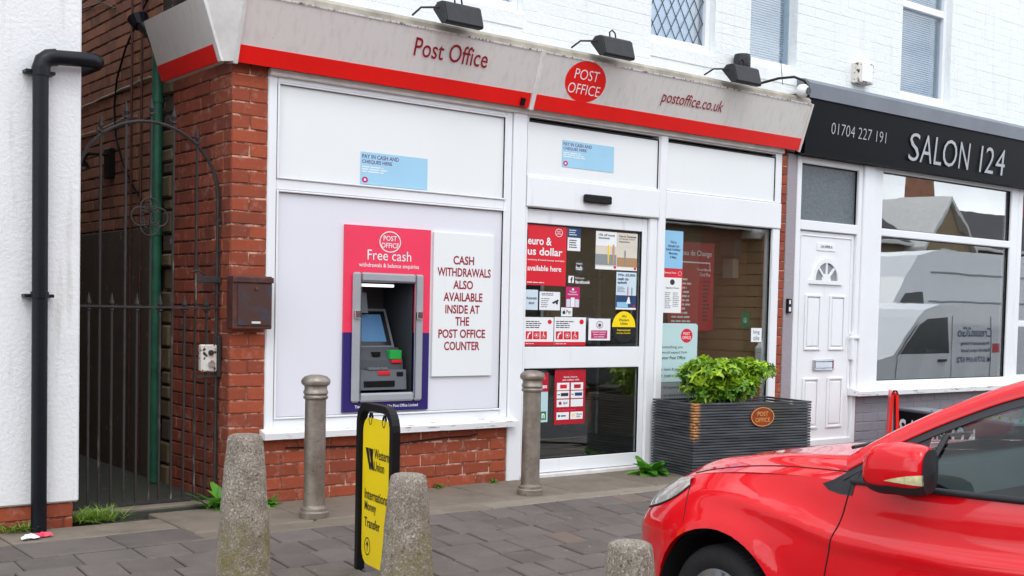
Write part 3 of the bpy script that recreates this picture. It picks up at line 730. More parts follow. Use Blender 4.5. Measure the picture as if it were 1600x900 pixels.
# ================================================================== THINGS ON THE WALL
fl_lab = ['black floodlight on an arm above the words on the long left sign panel', 'black floodlight above the red oval on the fascia', 'black floodlight above the web address end of the fascia']
for i, X in enumerate((4.53, 5.93, 7.36)):
    t = thing('floodlight', fl_lab[i], 'floodlight', (X, -.3, 3.2), 0, 'floodlights above the fascia')
    prof = [(-.20, 3.262), (-.25, 3.300), (-.315, 3.300), (-.335, 3.285), (-.372, 3.165), (-.362, 3.150), (-.315, 3.150)]
    m = MB(); m.prism(prof, X - .135, X + .155, 'x'); m.build('housing', 'lamp_black', t)
    m = MB(); m.prism([(y_ * 1.0 - .004 * math.copysign(1, y_ + .29), z_) for y_, z_ in prof], X - .145, X - .136, 'x'); m.build('side_plate', 'lamp_black', t)
    m = MB(); m.prism([(-.305, 3.153), (-.215, 3.250), (-.225, 3.262), (-.315, 3.165)], X - .12, X + .14, 'x'); m.build('lens', 'p_grey', t)
    m = MB(); m.tube([(X - .24, -.10, 3.225), (X - .23, -.19, 3.262), (X - .146, -.27, 3.262)], .007, 6); m.build('arm', 'iron', t)
    m = MB(); m.tube([(X - .02, -.28, 3.30), (X - .02, -.275, 3.345), (X + .01, -.27, 3.365), (X + .035, -.275, 3.345), (X + .04, -.28, 3.298)], .006, 6); m.build('cable', 'black_plastic', t)
m = MB(); m.lathe([(.0, .0), (.062, .0), (.072, .02), (.072, .12), (.066, .15), (.0, .152)], 20, (7.60, -.075, 3.315)); tag(m.build('wall_light', 'lamp_black', None, 40), 'short black can shaped light on the white wall behind the floodlight', 'light')
cc = thing('security_camera', 'small white dome security camera at the end of the fascia', 'camera', (8.215, -.2, 3.17))
m = MB(); m.lathe([(.0, -.055), (.03, -.05), (.052, -.03), (.06, 0), (.052, .03), (.03, .05), (0, .055)], 20, (8.215, -.23, 3.225)); m.build('body', 'upvc', cc, 40)
m = MB(); m.lathe([(0, 0), (.03, 0), (.03, .02), (0, .022)], 16, (8.225, -.292, 3.218), 'y'); m.build('lens', 'black_gloss', cc)
m = MB(); m.box(8.24, -.20, 3.215, 8.36, -.06, 3.235, .003); m.tube([(8.215, -.2, 3.225), (8.30, -.12, 3.225)], .02, 8); m.build('bracket', 'trim_white', cc)
m = MB(); m.tube([(7.78, -.10, 3.24), (7.95, -.18, 3.30), (8.13, -.2, 3.335), (8.28, -.19, 3.325), (8.37, -.17, 3.28), (8.40, -.15, 3.20), (8.395, -.15, 3.14)], .011, 8); tag(m.build('cable', 'black_plastic', None, 60), 'black cable arching over the dome camera', 'cable')
m = MB(); m.tube([(8.08, -.12, 3.27), (8.02, -.14, 3.47)], .003, 5); tag(m.build('aerial', 'black_plastic'), 'thin wire aerial standing above the fascia end', 'aerial')
vb = thing('vent_box', 'rust edged white box on the white wall above the phone number', 'box', (9.32, 0, 3.44))
m = MB(); m.box(9.20, -.09, 3.455, 9.42, .0, 3.645, .006); m.build('casing', 'lock_paint', vb); m = MB(); m.box(9.235, -.096, 3.47, 9.40, -.089, 3.63, .002); m.build('cover', 'upvc', vb)
lb = thing('letter_box', 'dark brown metal letter box fixed to the brick pier', 'letter box', (3.165, -.05, 1.1))
m = MB(); m.box(3.035, -.10, 1.108, 3.297, -.004, 1.437, .006); m.build('casing', 'letterbox_rust', lb)
m = MB(); m.box(3.066, -.108, 1.13, 3.288, -.0995, 1.385, .003); d_ = m.build('door', 'letterbox_brown', lb)
m = MB(); m.lathe([(0, 0), (.011, 0), (.011, .006), (0, .007)], 12, (3.185, -.117, 1.36), 'y'); m.build('lock', 'chrome', d_)
m = MB(); m.box(3.155, -.113, 1.142, 3.215, -.107, 1.156, .002); m.build('name_tag', 'p_cream', d_)
m = MB(); m.box(3.03, -.112, 1.395, 3.302, -.099, 1.43, .004); m.build('flap', 'letterbox_rust', lb)
m = MB(); m.box(8.365, -.022, 1.29, 8.42, .003, 1.42, .004); bp = tag(m.build('bell_push', 'black_plastic'), 'black door bell plate on the lilac pier by the white door', 'door bell')
m = MB(); text_fit(m, '1', (8.380, -.0235, 1.372), (1, 0, 0), (0, 0, 1), .02, .035, .03); m.box(8.378, -.025, 1.305, 8.406, -.0215, 1.345, .002); m.build('button', 'p_white', bp)

# ---------------------------------------------------------------- salon lettering
st = thing('salon_name', 'grey metallic salon name letters on the black board', 'lettering', (10.9, -.13, 2.8))
def flat_text(parent, s, x0, z0, w_, h, y, mat, bold=0.0, shear=0.0, name='lettering'):
    m = MB(); text_fit(m, s, (x0, y, z0), (1, 0, 0), (0, 0, 1), w_, h, bold, shear); return m.build(name, mat, parent)
for s_, x0, w_ in (('S', 9.955, .17), ('A', 10.15, .20), ('L', 10.385, .13), ('O', 10.53, .25), ('N', 10.825, .18), ('1', 11.215, .03), ('2', 11.31, .165), ('4', 11.51, .18)):
    flat_text(st, s_, x0, 2.80, w_, .272, -.1305, 'salon_letter', -.006, .14, 'letter')
sp_ = thing('phone_number', 'small grey telephone number on the black salon board', 'lettering', (9.2, -.12, 2.9))
flat_text(sp_, '01704 227 191', 8.765, 2.922, .83, .105, -.1245, 'salon_letter', -.014, .1)

# ================================================================== CASH MACHINE
at = thing('cash_machine', 'cash machine in a grey frame on a pink and purple surround', 'cash machine', (4.19, 0, .55))
FX0, FX1, FZ0, FZ1 = 3.858, 4.535, .557, 1.804
OX0, OX1, OZ0, OZ1 = 3.978, 4.406, .682, 1.430
def ring(m, x0, z0, x1, z1, a0, b0, a1, b1, y0, y1, c=0):
    m.box(x0, y0, z0, a0, y1, z1, c); m.box(a1, y0, z0, x1, y1, z1, c)
    if b0 > z0: m.box(a0, y0, z0, a1, y1, b0, c)
    if z1 > b1: m.box(a0, y0, b1, a1, y1, z1, c)
m = MB(); ring(m, FX0, 1.09, FX1, FZ1, OX0, 1.09, OX1, OZ1, -.006, .012); m.build('pink_surround', 'p_pink', at)
m = MB(); ring(m, FX0, FZ0, FX1, 1.09, OX0, OZ0, OX1, 1.09, -.006, .012); m.build('purple_surround', 'p_purple', at)
m = MB(); ring(m, 3.915, .622, 4.472, 1.492, OX0, OZ0, OX1, OZ1, -.032, -.004, .012); m.build('frame', 'atm_grey', at)
for a in (3.975, 4.404):
    m = MB(); m.box(a - .001, -.0335, .64, a + .003, -.031, 1.485); m.build('frame_seam', 'atm_dark', at)
for a in (3.918, 4.408):
    m = MB(); m.box(a, -.050, 1.185, a + .045, -.030, 1.235, .003); m.build('catch', 'chrome', at)
# recess
m = MB(); m.box(OX0 - .03, -.003, OZ0 - .02, OX0, .42, OZ1 + .03); m.box(OX1, -.003, OZ0 - .02, OX1 + .03, .42, OZ1 + .03); m.box(OX0, -.003, OZ1, OX1, .42, OZ1 + .03)
m.box(OX0, -.003, OZ0 - .03, OX1, .42, OZ0); m.box(OX0, .40, OZ0, OX1, .43, OZ1); m.build('recess', 'atm_dark', at)
m = MB(); m.box(OX0 + .02, .05, OZ1 - .03, OX0 + .30, .10, OZ1 - .012, .003); m.build('light_strip', 'tube_light', at)
m = MB(); m.prism([(.30, 1.36), (.22, 1.36), (.19, 1.22), (.39, 1.22), (.39, 1.36)], OX0, OX0 + .18, 'x'); m.build('upper_hood', 'atm_mid', at)
# console: sloping screen housing, shelf, lower drawer
m = MB(); m.prism([(.25, 1.25), (.12, .985), (.39, .985), (.39, 1.25)], OX0, OX1 - .075, 'x'); con = m.build('screen_housing', 'atm_mid', at)
def slope_pt(x, t, off): 
    p = Vector((x, .12 + .13 * t, .985 + .265 * t)); return p + Vector((0, -.87, .49)) * off
def slope_quad(m, x0, x1, t0, t1, off): m.add([slope_pt(x0, t0, off), slope_pt(x1, t0, off), slope_pt(x1, t1, off), slope_pt(x0, t1, off)], [(0, 1, 2, 3)])
m = MB(); slope_quad(m, OX0, OX1 - .095, .05, .93, .003); m.build('screen_bezel', 'black_gloss', con)
m = MB(); slope_quad(m, OX0, OX1 - .13, .14, .84, .0045); m.build('screen', 'screen_reflection_blue', con)
m = MB(); m.prism([(.12, .983), (.06, .90), (.05, .83), (.39, .83), (.39, .983)], OX0, OX1 - .045, 'x'); k_ = m.build('control_shelf', 'atm_dark', at)
m = MB(); m.box(4.255, .050, .905, 4.350, .10, .968, .004); m.build('card_reader', 'reader_green', k_)
m = MB(); m.box(4.265, .042, .880, 4.345, .08, .902, .003); m.build('card_slot_label', 'p_red', k_)
m = MB(); m.box(4.06, .012, .834, 4.225, .06, .846, .003); kp_ = m.build('keypad', 'atm_mid', k_)
for i in range(5):
    for j in range(3):
        m = MB(); m.box(4.068 + i * .031, .016 + j * .014, .845, 4.092 + i * .031, .026 + j * .014, .852, .001); m.build('key', 'alloy', kp_)
m = MB(); m.box(4.13, .065, .925, 4.19, .11, .955, .003); m.build('receipt_slot', 'black_gloss', k_)
m = MB(); m.prism([(.02, .835), (.01, .70), (.39, .70), (.39, .835)], OX0, OX1 - .04, 'x'); lw = m.build('cash_drawer', 'atm_mid', at)
m = MB(); m.box(4.03, .004, .72, 4.27, .06, .762, .003); m.build('cash_slot', 'black_gloss', lw); m = MB(); m.box(4.14, .010, .80, 4.235, .03, .826, .003); m.build('cash_label', 'p_red', lw)
m = MB(); m.box(4.29, .010, .79, 4.34, .03, .82, .003); m.build('print_slot', 'black_plastic', lw)
# oval outline and lettering
def ring_oval(cx, cz, rx, rz, w_, y, n=36):
    m = MB(); v = []
    for i in range(n):
        a = 2 * math.pi * i / n; v += [(cx + rx * math.cos(a), y, cz + rz * math.sin(a)), (cx + (rx - w_) * math.cos(a), y, cz + (rz - w_) * math.sin(a))]
    m.add(v, [(2 * i, 2 * i + 1, (2 * i + 3) % (2 * n), (2 * i + 2) % (2 * n)) for i in range(n)]); return m
m = ring_oval(4.205, 1.705, .085, .072, .007, -.0075); m.build('oval_outline', 'p_white', at)
flat_text(at, 'POST', 4.152, 1.712, .105, .034, -.0075, 'p_white', .01); flat_text(at, 'OFFICE', 4.135, 1.664, .14, .034, -.0075, 'p_white', .01)
flat_text(at, 'Free cash', 4.03, 1.578, .345, .068, -.0075, 'p_white', .0); flat_text(at, 'withdrawals & balance enquiries', 3.965, 1.522, .475, .036, -.0075, 'p_white', .006)
flat_text(at, 'This machine is operated by Post Office Limited', 3.95, .575, .50, .026, -.0075, 'p_white', .012)
# notice board beside it
nb = thing('notice_board', 'white board with red capitals about cash withdrawals at the counter', 'notice', (4.82, 0, .78))
m = MB(); m.box(4.562, -.008, .783, 5.083, .0125, 1.797, .003); m.build('board', 'upvc_panel', nb)
for s_, a, b, z_ in (('CASH', 4.725, 4.905, 1.575), ('WITHDRAWALS', 4.592, 5.055, 1.490), ('ALSO', 4.728, 4.90, 1.402), ('AVAILABLE', 4.648, 4.985, 1.315), ('INSIDE AT', 4.665, 4.962, 1.228), ('THE', 4.752, 4.872, 1.143), ('POST OFFICE', 4.61, 5.015, 1.055), ('COUNTER', 4.66, 4.968, .968)):
    flat_text(nb, s_, a, z_, b - a, .062, -.0092, 'p_text', .022)
# ================================================================== GATE
gt = thing('iron_gate', 'tall arched wrought iron gate with spear tops closing the alley', 'gate', (2.6, .14, 0))
GY = .14
bars = [2.245, 2.308, 2.38, 2.456, 2.53, 2.608, 2.672, 2.748, 2.826, 2.896, 2.967]
tall = {1: 2.33, 3: 2.43, 5: 2.467, 7: 2.432, 9: 2.321}
def finial(m, x, z, s=1.0):
    m.lathe([(.004, 0), (.016 * s, .012 * s), (.006, .026 * s), (.017 * s, .05 * s), (.010 * s, .075 * s), (.0015, .115 * s)], 6, (x, GY, z))
    for d_ in (-1, 1): m.tube([(x, GY, z + .018 * s), (x + d_ * .022 * s, GY, z + .022 * s), (x + d_ * .026 * s, GY, z + .045 * s)], [.005, .005, .002], 5)
for i, x in enumerate(bars):
    m = MB(); top = tall.get(i, 1.29)
    m.box(x - .006, GY - .006, .05, x + .006, GY + .006, top - .08)
    b_ = m.build('bar', 'iron_flaking' if i in (1, 2, 4, 5, 6, 7, 8, 9) else 'iron', gt)
    f_ = MB(); finial(f_, x, top - .09, 1.0); f_.build('finial', 'iron', b_)
def band(z): m = MB(); m.box(2.105, GY - .016, z - .006, 3.04, GY - .006, z + .006); return m
band(1.232).build('middle_rail', 'iron', gt); m = MB(); m.box(2.105, GY - .018, .038, 3.045, GY + .012, .052); m.build('bottom_rail', 'iron', gt)
cx_, rx_, cz_, rz_ = 2.60, .435, 1.93, .415
arch = [(cx_ + rx_ * math.cos(a), GY, cz_ + rz_ * math.sin(a)) for a in [math.pi * i / 28 for i in range(29)]]
m = MB(); m.tube([(3.035, GY, .04), (3.035, GY, 1.0), (3.035, GY, 1.7)] + arch + [(2.165, GY, 1.7), (2.165, GY, .04)], .011, 6); m.build('arched_frame', 'iron', gt)
for k in range(4):
    a0 = math.pi / 2 * k + math.pi / 4 * 0; c0 = (2.598 + .056 * math.cos(a0), 1.775 + .056 * math.sin(a0)); P = []
    for j in range(15):
        a = a0 - R(125) + R(250) * j / 14; P.append((c0[0] + .056 * math.cos(a), GY - .012, c0[1] + .056 * math.sin(a)))
    e0 = Vector(P[0]); e1 = Vector(P[-1])
    m = MB(); m.tube(P, .0052, 5)
    for e, sg in ((P[0], 1), (P[-1], -1)):
        q_ = [(e[0] + .016 * math.cos(t_) * .8, GY - .012, e[2] + .016 * math.sin(t_)) for t_ in [i * .9 for i in range(7)]]; m.tube(q_, .004, 5)
    m.build('scroll', 'iron', gt)
m = MB(); m.box(2.925, GY - .03, .835, 3.03, GY + .02, 1.005, .008); lk = m.build('lock_box', 'lock_paint', gt)
m = MB(); m.lathe([(0, 0), (.017, 0), (.017, .012), (0, .014)], 14, (2.985, GY - .045, .955), 'y'); m.build('keyhole', 'iron', lk)
m = MB(); m.lathe([(.009, 0), (.020, 0), (.020, .016), (.009, .016)], 14, (2.988, GY - .047, .885), 'y'); m.build('knob', 'chrome', lk)
m = MB(); m.box(3.032, GY - .035, .80, 3.056, GY + .03, 1.06, .004); m.build('keep_plate', 'iron', gt)
m = MB(); m.box(2.90, GY - .012, .798, 3.05, GY + .01, .812); m.build('lock_rail', 'iron', gt)
m = MB(); m.box(2.90, GY - .022, 1.39, 3.056, GY - .008, 1.43, .003); m.tube([(2.85, GY - .02, 1.45), (2.90, GY - .02, 1.465), (2.95, GY - .02, 1.44)], .006, 6); m.build('hinge', 'iron', gt)
for z_ in (1.58, 1.77):
    m = MB(); m.box(3.03, GY - .014, z_, 3.058, GY + .01, z_ + .02, .003); m.build('bracket', 'iron', gt)

# ================================================================== ALLEY FITTINGS
gp = thing('green_downpipe', 'dark green downpipe with hopper on the alley wall', 'drainpipe', (2.99, 1.06, 0))
m = MB(); m.tube([(2.99, 1.06, .02), (2.99, 1.06, 1.5), (2.99, 1.06, 3.0)], .036, 14); m.build('pipe', 'pipe_green', gp, 50)
m = MB(); m.tube([(2.99, 1.06, 2.98), (2.97, 1.12, 3.08), (2.94, 1.25, 3.17)], [.038, .038, .038], 12); m.build('offset_bend', 'pipe_black', gp, 50)
m = MB(); m.tube([(2.94, 1.25, 3.16), (2.93, 1.28, 3.22)], [.05, .075], 12); m.build('hopper', 'pipe_black', gp)
for z_ in (.8, 1.72, 2.62):
    m = MB(); m.lathe([(.036, 0), (.042, 0), (.042, .03), (.036, .03)], 14, (2.99, 1.06, z_)); m.build('collar', 'pipe_green', gp)
wl = thing('bulkhead_lamp', 'small black outdoor lamp on the alley wall', 'lamp', (3.03, 2.2, 2.3))
m = MB(); m.box(3.02, 2.10, 2.19, 3.061, 2.24, 2.42, .008); m.build('back_plate', 'black_plastic', wl)
m = MB(); m.tube([(3.03, 2.17, 2.37), (2.93, 2.30, 2.38), (2.88, 2.36, 2.33)], .012, 6); m.build('arm', 'black_plastic', wl)
m = MB(); m.lathe([(.02, .07), (.05, .04), (.085, -.01), (.09, -.02), (.0, -.021)], 16, (2.87, 2.37, 2.30)); m.build('shade', 'black_plastic', wl)
m = MB(); m.lathe([(.0, -.03), (.05, -.028), (.06, -.021), (0, -.02)], 14, (2.87, 2.37, 2.30)); m.build('diffuser', 'p_white', wl)
def cable(label, pts, r, mat):
    m = MB(); m.tube(pts, r, 6); tag(m.build('wall_cable', mat), label, 'cable')
cable('pale cable running straight along the alley brickwork', [(3.052, 1.36 + i * .2, 2.845 - .005 * i + (i % 2) * .006) for i in range(18)], .008, 'ledge_stone')
cable('thin pale cable sagging below the straight one on the alley wall', [(3.052, 1.62, 2.60), (3.05, 1.9, 2.615), (3.05, 2.1, 2.60), (3.05, 2.5, 2.585), (3.05, 3.0, 2.59), (3.05, 4.2, 2.6)], .006, 'ledge_stone')
cable('dark cable rising to the top of the alley wall', [(3.052, 2.1, 3.46), (3.05, 2.4, 3.56), (3.05, 3.2, 3.62), (3.05, 4.5, 3.7)], .006, 'black_plastic')
loop = [(3.048, 1.40, 3.40), (3.045, 1.58, 3.30), (3.045, 1.85, 3.12), (3.045, 2.03, 2.92), (3.045, 2.08, 2.72), (3.045, 2.04, 2.5), (3.045, 1.9, 2.3), (3.045, 1.7, 2.12), (3.045, 1.48, 1.98)]
cable('loose black hoop of cable hanging on the alley wall', loop, .008, 'black_plastic')
for i, yv in enumerate((1.50, 1.70)):
    cable(['thin rusty pipe next to the green downpipe on the alley wall', 'thin rusty pipe on the alley wall further from the green downpipe'][i], [(3.04, yv, .1), (3.04, yv, 2.0), (3.04, yv, 4.4)], .009, 'letterbox_rust')
bpn = thing('black_downpipe', 'black downpipe on the white rendered house bending round its corner', 'drainpipe', (1.862, -.23, 0))
PY = -.245
m = MB(); m.tube([(1.862, PY, .0), (1.862, PY, 1.2), (1.860, PY, 2.47)], .041, 16); m.build('pipe', 'pipe_black', bpn, 50)
m = MB(); m.tube([(1.860, PY, 2.46), (1.861, PY, 2.50), (1.872, PY, 2.54), (1.90, PY, 2.562), (1.94, PY, 2.570)], .047, 16); m.build('elbow', 'pipe_black', bpn, 50)
m = MB(); m.tube([(1.92, PY, 2.568), (2.04, PY, 2.577), (2.13, PY, 2.582), (2.165, PY + .03, 2.584), (2.18, PY + .09, 2.585), (2.185, .5, 2.60), (2.185, 3, 2.65)], .041, 16); m.build('swan_neck', 'pipe_black', bpn, 50)
for z_ in (2.47, 1.27):
    m = MB(); m.lathe([(.041, 0), (.048, 0), (.048, .035), (.041, .035)], 16, (1.861, PY, z_)); m.box(1.785, PY + .005, z_ + .004, 1.94, PY + .075, z_ + .022, .003); m.build('clip', 'pipe_black', bpn)

# ================================================================== BOLLARDS
mb_lab = ['weathered round topped metal bollard standing in front of the cash machine window', 'weathered round topped metal bollard standing in front of the sliding door']
for i, (x, y) in enumerate(((3.335, -.615), (5.008, -.58))):
    t = thing('metal_bollard', mb_lab[i], 'bollard', (x, y, 0), 0, 'metal bollards along the shop front')
    m = MB(); m.lathe([(.0, .0), (.088, .0), (.090, .035), (.080, .042), (.080, .058), (.066, .066), (.064, .075)], 32, (x, y, 0)); m.build('base', 'bollard_metal', t, 35)
    m = MB(); m.lathe([(.064, .06), (.064, .3), (.062, .69), (.062, .708)], 32, (x, y, 0)); m.build('shaft', 'bollard_metal', t, 35)
    m = MB(); m.lathe([(.062, .705), (.072, .712), (.074, .722), (.066, .732), (.074, .745), (.072, .756), (.066, .768), (.068, .785), (.083, .797), (.087, .812), (.083, .826), (.066, .843), (.035, .852), (0, .854)], 32, (x, y, 0)); m.build('cap', 'bollard_metal', t, 35)
def concrete_bollard(x, y, zt, label, seed):
    z0 = gz(y) - .02; h = zt - z0; rr = random.Random(seed); m = MB(); n = 28; P = []
    prof = [(.125, 0), (.121, .2), (.112, .42), (.098, .68), (.086, .86), (.079, .955), (.073, .985), (.060, .996), (.030, 1.0), (.0, 1.0)]
    fine = []
    for (r0, h0), (r1, h1) in zip(prof[:-1], prof[1:]):
        k = max(1, int((h1 - h0) * h / .035))
        fine += [(r0 + (r1 - r0) * j / k, h0 + (h1 - h0) * j / k) for j in range(k)]
    fine.append(prof[-1])
    for r_, hh in fine: P.append([(r_ * (1 + rr.uniform(-.018, .018)) * math.cos(2 * math.pi * k / n) + x, r_ * (1 + rr.uniform(-.018, .018)) * math.sin(2 * math.pi * k / n) + y, z0 + hh * h) for k in range(n)])
    v = [q_ for ring_ in P for q_ in ring_]; f = [(i * n + k, i * n + (k + 1) % n, (i + 1) * n + (k + 1) % n, (i + 1) * n + k) for i in range(len(P) - 1) for k in range(n)]
    m.add(v, f); o = m.build('concrete_bollard', 'bollard_concrete', None, 60); o['group'] = 'tapered concrete bollards on the pavement'; tag(o, label, 'bollard')
concrete_bollard(2.25, -2.0, .687, 'tapered concrete bollard with mossy yellow stains by the brick pier', 1)
concrete_bollard(2.665, -2.70, .567, 'tapered grey concrete bollard half hiding the yellow sign', 2)
concrete_bollard(2.755, -3.97, .485, 'tapered concrete bollard beside the front wheel of the red car', 3)

# ================================================================== YELLOW SWING SIGN
A = Vector((2.995, -1.74, 0)); Bq = Vector((2.937, -2.150, 0)); u = (Bq - A); WID = u.length; u.normalize()
sg = thing('pavement_sign', 'yellow money transfer sign hanging in a black frame on the pavement', 'sign', ((A.x + Bq.x) / 2, (A.y + Bq.y) / 2, gz(-2.0)), math.atan2(u.y, u.x))
# local x runs from the far post to the near post, local -y faces the alley side
H = .845; L2 = WID / 2; lean = .012
def rr_path(x0, x1, zt, r_, n=6):
    P = [(x0, .0, 0.0), (x0, .0, zt - r_)]
    P += [(x0 + r_ - r_ * math.cos(a), .0, zt - r_ + r_ * math.sin(a)) for a in [math.pi / 2 * i / n for i in range(1, n + 1)]]
    P += [(x1 - r_ + r_ * math.sin(a), .0, zt - r_ + r_ * math.cos(a)) for a in [math.pi / 2 * i / n for i in range(0, n + 1)]]
    P += [(x1, .0, 0.0)]; return P
def box_tube(m, P, w_, d_):
    """flat bar with rectangular section swept along P in the local XZ plane"""
    V = [Vector(p) for p in P]; rings = []
    for i, p in enumerate(V):
        t_ = (V[min(i + 1, len(V) - 1)] - V[max(i - 1, 0)]).normalized(); n_ = Vector((t_.z, 0, -t_.x))
        rings.append([p + n_ * w_ + Vector((0, -d_, 0)), p - n_ * w_ + Vector((0, -d_, 0)), p - n_ * w_ + Vector((0, d_, 0)), p + n_ * w_ + Vector((0, d_, 0))])
    v = [q_ for r_ in rings for q_ in r_]; f = [(i * 4 + k, i * 4 + (k + 1) % 4, i * 4 + 4 + (k + 1) % 4, i * 4 + 4 + k) for i in range(len(V) - 1) for k in range(4)]
    f += [(0, 1, 2, 3), tuple(4 * (len(V) - 1) + k for k in (3, 2, 1, 0))]; m.add(v, f)
m = MB(); box_tube(m, rr_path(-L2, L2, H, .095), .018, .020); m.build('frame', 'black_plastic', sg, local=True)
pw_ = L2 - .034; ptop = H - .055
poly = []
for cx__, cz__, a0 in ((pw_ - .07, .06 + .07, -90), (pw_ - .07, ptop - .07, 0), (-pw_ + .07, ptop - .07, 90), (-pw_ + .07, .06 + .07, 180)):
    poly += [(cx__ + .07 * math.cos(R(a0 + d_)), cz__ + .07 * math.sin(R(a0 + d_))) for d_ in (0, 22, 45, 67, 90)]
m = MB(); m.prism(poly, -.004, .004, 'y'); py_ = m.build('sign_panel', 'p_yellow', sg, local=True)
for x_ in (-pw_ + .09, pw_ - .09):
    m = MB(); m.tube([(x_ + .018 * math.cos(a), 0, ptop - .005 + .028 * math.sin(a)) for a in [2 * math.pi * i / 10 for i in range(11)]], .006, 6); m.build('hanging_ring', 'black_plastic', sg, local=True)
def sgt(s_, x0, z0, w_, h, bold=0.01):
    m = MB(); text_fit(m, s_, (x0 * .83, -.0055, z0), (1, 0, 0), (0, 0, 1), w_ * .83, h, bold); m.build('lettering', 'p_black', py_, local=True)
sgt('Western', -.03, .595, .215, .05, .012); sgt('Union', -.03, .535, .15, .048, .012)
sgt('International', -.165, .385, .36, .052, .014); sgt('Money', -.165, .315, .175, .06, .014); sgt('Transfer', -.165, .245, .235, .05, .014)
m = MB()
for dx in (0, .05): m.add([(-.165 + dx, -.0055, .64), (-.12 + dx, -.0055, .64), (-.075 + dx * .9, -.0055, .535), (-.10 + dx * .9, -.0055, .535)], [(0, 1, 2, 3)])
m.add([(-.075, -.0055, .64), (-.045, -.0055, .64), (-.065, -.0055, .535), (-.085, -.0055, .56)], [(0, 1, 2, 3)]); m.v = [(a * .83, b, c_) for a, b, c_ in m.v]; m.build('emblem', 'p_black', py_, local=True)
m = ring_oval(-.115, .15, .045, .045, .006, -.0055); m.box(-.118, -.0057, .125, -.112, -.0052, .172); m.add([(-.133, -.0055, .158), (-.128, -.0055, .152), (-.115, -.0055, .168), (-.102, -.0055, .152), (-.097, -.0055, .158), (-.115, -.0055, .178)], [(0, 1, 2, 5), (2, 3, 4, 5)]); m.v = [(a * .83, b, c_) for a, b, c_ in m.v]; m.build('arrow_mark', 'p_black', py_, local=True)

# ================================================================== PLANTER + SHRUB
PX, PYo, PR = 6.61, -.578, R(-9)
pt = thing('planter', 'large dark stained planter of ridged timber slats with an oval badge', 'planter', (PX, PYo, 0), PR)
PW, PD, PH = 1.20, .555, .572
m = MB(); m.box(.022, .022, .01, PW - .022, PD - .022, PH - .06); m.build('liner', 'black_plastic', pt, local=True)
nS = 26; sh = PH / nS
for i in range(nS):
    z0 = i * sh; d_ = random.uniform(-.003, .003)
    g_ = .0045
    for nm, bx in (('f', (d_, .0, PW + d_, .022)), ('b', (.0, PD - .022, PW, PD)), ('l', (0.0 + d_ * .5, .0225, .022, PD - .0225)), ('r', (PW - .022, .0225, PW + d_, PD - .0225))):
        m = MB(); m.box(bx[0], bx[1], z0 + g_, bx[2], bx[3], z0 + sh - .001, .003); m.build('slat', 'planter_wood', pt, local=True)
m = MB(); m.box(.022, .022, PH - .075, PW - .022, PD - .022, PH - .05); m.build('soil', 'soil', pt, local=True)
bd = MB(); bd.lathe([(0, 0), (.118, 0), (.118, .010), (0, .012)], 36, (0, 0, 0), 'y'); bd.v = [(x + .675, -.013 + y * 1.0, z * .65 + .455) for x, y, z in bd.v]; ob = bd.build('badge', 'oak_orange', pt, local=True)
m = ring_oval(.675, .455, .118, .077, .006, -.0145); m.build('badge_rim', 'gold_letter', ob, local=True)
m = MB(); text_fit(m, 'POST', (.620, -.0145, .463), (1, 0, 0), (0, 0, 1), .110, .034, .006); text_fit(m, 'OFFICE', (.600, -.0145, .414), (1, 0, 0), (0, 0, 1), .150, .034, .006); m.build('lettering', 'gold_letter', ob, local=True)
def leaf_mb(m, p, d, up, l, w_, tone, fold=.25, curl=.25, prof=((0, .12), (.3, .85), (.6, 1.0), (.85, .55), (1, .02))):
    d = d.normalized(); s_ = d.cross(up)
    if s_.length < 1e-3: s_ = Vector((1, 0, 0))
    s_.normalize(); n_ = s_.cross(d).normalized()
    pts = []
    for t_, ww in prof:
        c_ = p + d * (l * t_) - n_ * (curl * l * t_ * t_)
        pts.append([c_ - s_ * w_ * .5 * ww + n_ * fold * w_ * .5 * ww, c_, c_ + s_ * w_ * .5 * ww + n_ * fold * w_ * .5 * ww])
    m.grid(pts); m.tone += [max(0, min(1, tone + random.uniform(-.08, .08)))] * 15
